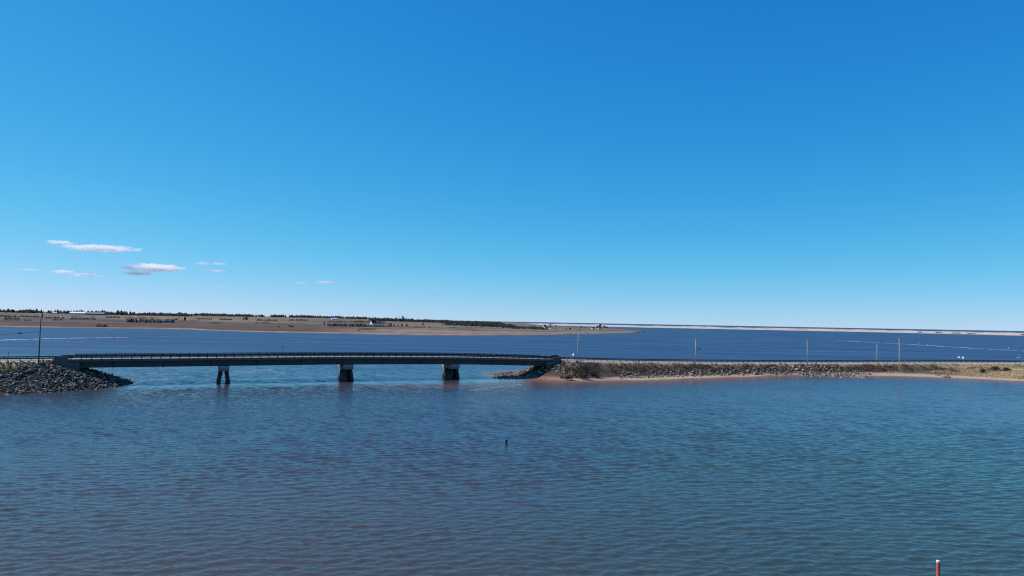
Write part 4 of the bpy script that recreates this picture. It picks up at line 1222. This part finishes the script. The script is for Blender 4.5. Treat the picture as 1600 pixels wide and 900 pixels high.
ORD = ['first', 'second', 'third', 'fourth', 'fifth', 'sixth', 'seventh', 'eighth', 'ninth', 'tenth', 'eleventh', 'twelfth']
G1 = 'leafless trees in the hedgerow left of the blue house'
for i_, (px, top) in enumerate(((198, 492), (203.5, 491), (208, 493), (213, 493.5), (218, 492.5), (222.5, 490.5), (227, 493.5), (231, 494), (236, 492), (241, 493), (246, 494.5), (250, 497))):
    tree(px, 503.6, top, 'bare', '%s leafless tree from the left in the hedgerow beside the blue house' % ORD[i_], G1, wide=1.5)
tree(280.5, 503.6, 490.5, 'bare', 'tall leafless tree just right of the blue house', wide=1.1)
tree(285.5, 504.0, 497, 'bare', 'low bushy leafless tree between the blue house and tall spruce', wide=1.6)
tree(289, 501.5, 488, 'spruce', 'tall narrow spruce right of the blue house', wide=.7)
tree(275, 501.0, 497.0, 'round', 'dark tree behind the right end of the blue house', wide=1.7)
tree(297, 503.8, 497.5, 'bare', 'leftmost of three low leafless bushes right of the tall spruce', wide=1.8)
tree(302, 504.2, 497.0, 'bare', 'middle of three low leafless bushes right of the tall spruce', wide=1.8)
tree(308, 504.6, 499.5, 'bare', 'rightmost of three low leafless bushes right of the tall spruce', wide=1.8)
tree(384.5, 501.5, 494.0, 'round', 'lone dark tree in the field beyond the left pier', wide=1.0)
tree(506.5, 507.2, 500.8, 'spruce', 'lone small dark spruce in the field left of the long hedge', wide=1.5)
tree(560.5, 517.2, 514.0, 'round', 'small round bush near the shore beyond the middle pier', wide=1.3)
tree(436, 511.5, 509.0, 'round', 'low flat bush in the brown field, left of its larger neighbour', wide=2.0)
tree(454, 511.3, 507.8, 'round', 'larger low dark bush in the brown field', wide=2.6)
G2 = 'leafless trees in front of the long barns'
for i_, (px, top) in enumerate(((113, 491.5), (117, 490.5), (121, 492), (127, 491.5), (132, 492.5), (141, 491.5), (146, 490.8))):
    tree(px, 498.6, top, 'bare', '%s leafless tree from the left in front of the long barns' % ORD[i_], G2, wide=1.4)
tree(66, 496.6, 488.2, 'spruce', 'dark spruce rising above the field behind the tall dark pole', wide=1.2)
for px, top, wd, lab in ((605, 502.2, 1.3, 'leafless tree at the right corner of the farmhouse'), (610, 504.8, 1.2, 'dark tree at the left end of the row right of the farmhouse')):
    tree(px, 509.8, top, 'bare' if px < 607 else 'round', lab, wide=wd)
for px, top, wd, lab in ((616, 504.6, .9, 'second dark spruce in the row right of the farmhouse'), (622, 504.8, .9, 'third dark spruce in the row right of the farmhouse'),
                         (628, 503.6, 1.1, 'broad dark spruce, second from the right end of the row'), (635.5, 503.9, 1.1, 'pointed dark spruce at the right end of the row')):
    tree(px, 509.9, top, 'spruce', lab, wide=wd * 1.6)
for px, top, kd, lab in ((619.8, 492.6, 'spruce', 'leftmost tall skyline tree above the farm row'), (624, 492.8, 'spruce', 'thin skyline tree between the round crowned one and leftmost'),
                         (629.6, 492.2, 'round', 'tall skyline tree with a round crown on a bare trunk'), (634.4, 492.0, 'spruce', 'rightmost thin tall skyline tree above the farm row')):
    tree(px, 0, top, kd, lab, Y=2450, wide=.35 if kd == 'spruce' else .45)
tree(661, 508.4, 501.5, 'spruce', 'dark spruce alone between the farm row and the wood', wide=1.2)
tree(671.5, 513.0, 510.2, 'round', 'small black bush in the pale field below the wood', wide=1.3)
tree(764, 509.8, 504.5, 'round', 'dark reddish bush at the near edge of the wood', wide=1.2)
tree(754, 510.8, 509.4, 'round', 'low dark bush in the pale field, left of the reddish one', wide=1.8)
tree(842, 514.6, 513.3, 'round', 'low bush left of the white house on the point', wide=1.5)
tree(869, 515.0, 513.0, 'round', 'low bush right of the white house on the point', wide=1.5)
tree(885, 516.2, 512.8, 'round', 'smaller of two dark bushes between the white house and cottages', wide=.8)
tree(891, 515.8, 511.6, 'round', 'larger of two dark bushes between the white house and cottages', wide=1.1)
tree(908.5, 512.6, 509.9, 'round', 'left of two flat bushes left of the white cottage', wide=1.6)
tree(914, 513.4, 511.0, 'round', 'right of two flat bushes left of the white cottage', wide=1.4)
for px, b_, top, wd, lab in ((934, 512.5, 508.5, 1.2, 'left low tree in the dark clump behind the cottages'), (938.5, 512.9, 506.0, 1.0, 'tallest dark tree behind the cottages'),
                            (944, 513.0, 508.2, 1.2, 'broad dark tree right of the tallest behind the cottages'), (948.5, 513.4, 510.0, 1.2, 'lowest dark tree at the right end of the clump'),
                            (860, 510.6, 506.0, .8, 'dark tree behind the white house on the point'), (868, 511.0, 507.6, .8, 'smaller dark tree behind the right end of the white house')):
    tree(px, b_, top, 'round', lab, wide=wd)

# woods too far off to count: conifers joined into one mass for each wood
def wood(rows, label, name='far_wood', mat='wood_mass', ntri=14):
    vs, fs, b_ = [], [], 0
    for (x, y, z, H, W_) in rows:
        n_ = 7
        for k in range(3):
            zz = z + H * (0.05 + .27 * k); rr = W_ * (1 - .27 * k); tp = z + H * (.55 + .225 * k)
            th = np.linspace(0, 2 * np.pi, n_, endpoint=False) + rng.uniform(0, 6)
            rv = rr * rng.uniform(.55, 1.25, n_)
            v = np.stack([x + rv * np.cos(th), y + rv * np.sin(th), zz + H * rng.uniform(-.05, .05, n_)], 1)
            vs.append(np.vstack([v, [x + rng.normal() * .2, y, min(tp, z + H)]]))
            i = np.arange(n_)
            fs.append(np.stack([i, (i + 1) % n_, np.full(n_, n_)], 1) + b_); b_ += n_ + 1
    tag(link_mesh(name, np_mesh(name, np.concatenate(vs), np.concatenate(fs)), MT[mat]), label, 'wood', kind='stuff')
def wood_rows(px0, px1, Ys, Hs, n_, dens=None, seed=0):
    rows = []
    for k in range(n_):
        px = random.uniform(px0, px1); Y = random.uniform(*Ys)
        if dens is not None and random.random() > dens(px): continue
        ed = min(1.0, (px - px0) / 14 + .25, (px1 - px) / 14 + .25)
        if random.random() > ed: continue
        p = pen_at(px, Y)
        H = (0.6 + 0.4 * ed) * random.uniform(Hs[0], Hs[0] + (Hs[1] - Hs[0]) * random.random()) * (1 + 0.45 * float(fbm(px / 7, Y / 300, 200 + seed)))
        if p.z < 0.3: continue
        rows.append((p.x, p.y, p.z, H, H * random.uniform(.22, .5)))
    return rows
wood(wood_rows(-340, 215, (2550, 3300), (8, 18), 3200, lambda px: .55 + .9 * float(fbm(px / 14, 0, 5)), 1), 'dark spruce wood along the far left skyline')
wood(wood_rows(212, 300, (2500, 3200), (7, 14), 700, None, 2), 'dark wood on the skyline behind the blue house')
wood(wood_rows(295, 580, (3000, 4400), (8, 15), 2600, lambda px: .6 + .8 * float(fbm(px / 16, 0, 9)), 3), 'thin dark band of woods on the skyline in the middle')
wood(wood_rows(576, 652, (2350, 2650), (7, 13), 800, None, 4), 'dark wood on the skyline behind the farmhouse')
wood(wood_rows(640, 790, (2250, 3300), (6, 11), 1700, None, 5), 'long dark wood behind the pale fields at centre')
wood(wood_rows(690, 806, (1750, 2200), (5, 11), 1100, lambda px: .35 + .65 * (px > 725), 6), 'nearer dark wood above the pale field at centre')
wood(wood_rows(785, 858, (1600, 1900), (3, 7), 420, None, 7), 'low dark belt of trees running out to the white house')
def hedge(px0, px1, b0, b1, h, n_, label, mat='hedge'):
    rows = []
    for k in range(n_):
        t_ = random.random(); px = px0 + (px1 - px0) * t_
        p = pen_hit(px, b0 + (b1 - b0) * t_ + random.uniform(-.25, .25))
        H = h * random.uniform(.5, 1.5)
        rows.append((p.x, p.y, p.z, H, H * random.uniform(.5, .9)))
    wood(rows, label, 'hedge', mat)
hedge(512, 571, 509.6, 510.4, 5.0, 150, 'long grey leafless hedge in the field beyond the middle pier')
hedge(198, 252, 503.6, 504.4, 5.5, 120, 'leafless hedgerow growing under the trees left of the blue house')
hedge(560, 612, 510.2, 510.2, 3.0, 80, 'low dark hedge in front of the farmhouse')
hedge(510, 600, 503.4, 504.0, 3.0, 110, 'thin reddish hedge line left of the pointed barn')
hedge(400, 432, 500.8, 501.4, 3.2, 50, 'short dark hedge in the upper brown field')
hedge(0, 62, 494.6, 496.0, 3.5, 80, 'broken dark hedge in the upper field at far left')
hedge(5, 50, 500.4, 500.8, 2.2, 45, 'faint low hedge in the lower field at far left')
hedge(70, 100, 497.0, 497.4, 3.0, 40, 'short hedge left of the long barns')
hedge(110, 150, 498.8, 499.0, 3.0, 60, 'dark hedge in front of the long barns')
hedge(150, 168, 510.2, 510.4, 3.0, 40, 'dark thicket near the shore below the barns')
hedge(700, 805, 512.2, 513.4, 1.6, 110, 'thin reddish hedge line across the pale field at centre')
hedge(990, 1008, 518.0, 518.4, 1.8, 40, 'dark low scrub at the very tip of the point')
for px0_, b_, w_, h_, n_, lab in ((18, 497.8, 22, 3.0, 30, 'ragged dark bushes in the field at the far left edge'), (90, 500.2, 16, 2.6, 24, 'small brown thicket in the field below the barns'),
        (176, 496.4, 20, 3.4, 34, 'ragged hedge right of the long barns'), (318, 499.0, 26, 3.2, 40, 'ragged hedge in the upper field right of the tall spruce'), (338, 505.4, 14, 2.4, 22, 'low brown thicket in the middle field'),
        (352, 499.6, 20, 3.0, 34, 'dark bushes in the upper field left of the lone tree'), (410, 505.0, 24, 2.4, 34, 'faint low hedge below the lone dark tree'), (466, 500.6, 30, 3.4, 50, 'ragged bushes under the thin skyline woods'),
        (575, 514.8, 26, 1.8, 34, 'low brown growth in the marsh below the farmhouse'), (650, 511.5, 30, 1.8, 34, 'low brown growth right of the farm row'), (820, 513.2, 24, 1.5, 30, 'low scrub in the pale field left of the white house'),
        (560, 503.0, 12, 3.4, 20, 'dark bushes left of the pointed barn'), (706, 508.2, 16, 2.6, 26, 'ragged bushes at the left foot of the nearer wood')):
    hedge(px0_ - w_ / 2, px0_ + w_ / 2, b_, b_ + 0.3, h_, n_, lab)
# dark bushes on the dune bar
def dune_bush(px, py, w_, label):
    d_ = ray(px, py); d_ = d_ / d_.y
    Y = float(np.interp(d_.x, BU, BYV)) + 160
    rows = []
    for k in range(26):
        rows.append((d_.x * Y + random.gauss(0, w_ * .4), Y + random.uniform(-20, 20), 2.6, random.uniform(3, 6.5), random.uniform(2, 5)))
    wood(rows, label, 'dune_scrub', 'hedge')
dune_bush(1437, 517, 8, 'small dark scrub patch on the dune bar, leftmost')
dune_bush(1494, 519, 20, 'largest dark scrub patch on the dune bar')
dune_bush(1518, 519.5, 13, 'dark scrub patch just right of the largest on the dune bar')
dune_bush(1467, 519, 14, 'faint scrub patch left of the largest on the dune bar')
dune_bush(1600, 517.5, 14, 'dark scrub at the right edge of the dune bar')

# ================================================================== CLOUDS
def cloud_mat(name, dens, seed, fine):
    m = bpy.data.materials.new(name); m.use_nodes = True
    t = m.node_tree; t.nodes.clear()
    out = t.nodes.new('ShaderNodeOutputMaterial')
    pv = t.nodes.new('ShaderNodeVolumePrincipled')
    pv.inputs['Color'].default_value = (0.985, 1, 0.995, 1); pv.inputs['Anisotropy'].default_value = 0.35
    tc = t.nodes.new('ShaderNodeTexCoord')
    ln_ = t.nodes.new('ShaderNodeVectorMath'); ln_.operation = 'LENGTH'
    t.links.new(tc.outputs['Object'], ln_.inputs[0])
    nz = t.nodes.new('ShaderNodeTexNoise'); nz.inputs['Scale'].default_value = fine; nz.inputs['Detail'].default_value = 5
    mp = t.nodes.new('ShaderNodeMapping'); mp.inputs['Location'].default_value = (seed, seed * 1.7, 0); mp.inputs['Scale'].default_value = (2.6, 1.6, 1.1)
    t.links.new(tc.outputs['Object'], mp.inputs['Vector']); t.links.new(mp.outputs[0], nz.inputs['Vector'])
    a = t.nodes.new('ShaderNodeMath'); a.operation = 'SUBTRACT'
    n2_ = t.nodes.new('ShaderNodeMath'); n2_.operation = 'MULTIPLY'; n2_.inputs[1].default_value = 1.85
    t.links.new(nz.outputs['Fac'], n2_.inputs[0])
    t.links.new(n2_.outputs[0], a.inputs[0]); t.links.new(ln_.outputs['Value'], a.inputs[1])
    mr = t.nodes.new('ShaderNodeMapRange'); mr.inputs['From Min'].default_value = 0.10; mr.inputs['From Max'].default_value = 0.6
    mr.inputs['To Max'].default_value = dens * 1.25
    t.links.new(a.outputs[0], mr.inputs['Value'])
    t.links.new(mr.outputs[0], pv.inputs['Density']); t.links.new(pv.outputs[0], out.inputs['Volume'])
    return m
CLOUDS = [  # px0, px1, py0, py1, density, label
 (72, 114, 374, 383.5, .011, 'small white cloud at the upper left end of the cloud group'),
 (92, 216, 381.5, 394.5, .011, 'long thin white cloud, topmost at left'),
 (80, 118, 420, 430, .012, 'small white puff at lower left, left of its lower neighbour'),
 (110, 162, 425, 435, .010, 'small white puff at lower left, right of its higher neighbour'),
 (190, 290, 409, 428, .013, 'biggest white cloud right of centre in the left group'),
 (190, 240, 422, 432, .012, 'white puff tucked under the biggest cloud'),
 (302, 332, 407, 416.5, .006, 'thin faint cloud left in the pair right of the biggest'),
 (328, 356, 408.5, 416, .010, 'bright small cloud right in the pair right of the biggest'),
 (318, 356, 420, 427, .009, 'small flat cloud just under the small pair'),
 (335, 356, 446.5, 451.5, .008, 'lone tiny flat cloud low above the fields'),
 (454, 486, 438, 447, .006, 'faint puff left in the low pair at mid left'),
 (486, 530, 436, 446, .006, 'faint streaky puff right in the low pair at mid left'),
 (622, 648, 449, 456, .003, 'very faint cloud scrap left of its brighter twin'),
 (674, 696, 448, 454, .005, 'tiny cloud scrap right of its fainter twin'),
 (872, 908, 449, 459, .0035, 'small greyish cloud scrap above the point, rightmost of all'),
 (28, 66, 418.5, 424, .004, 'faint thin cloud streak nearest the left edge'),
]
CD = 12000.0
for i, (a, b_, t_, u_, dn_, lab) in enumerate(CLOUDS):
    bm = bmesh.new(); bmesh.ops.create_icosphere(bm, subdivisions=3, radius=1.0)
    me = bpy.data.meshes.new('cloud'); bm.to_mesh(me); bm.free()
    c_ = at((a + b_) / 2, (t_ + u_) / 2, CD)
    k = c_.length / FPX * 0.96
    o = link_mesh('cloud', me, cloud_mat('cloud_vapour_%d' % i, dn_, i * 3.1 + 1, 1.5))
    o.location = c_; o.scale = ((b_ - a) * .5 * k, (b_ - a) * .35 * k, (u_ - t_) * .36 * k)
    tag(o, lab, 'cloud', 'small clouds over the far shore')
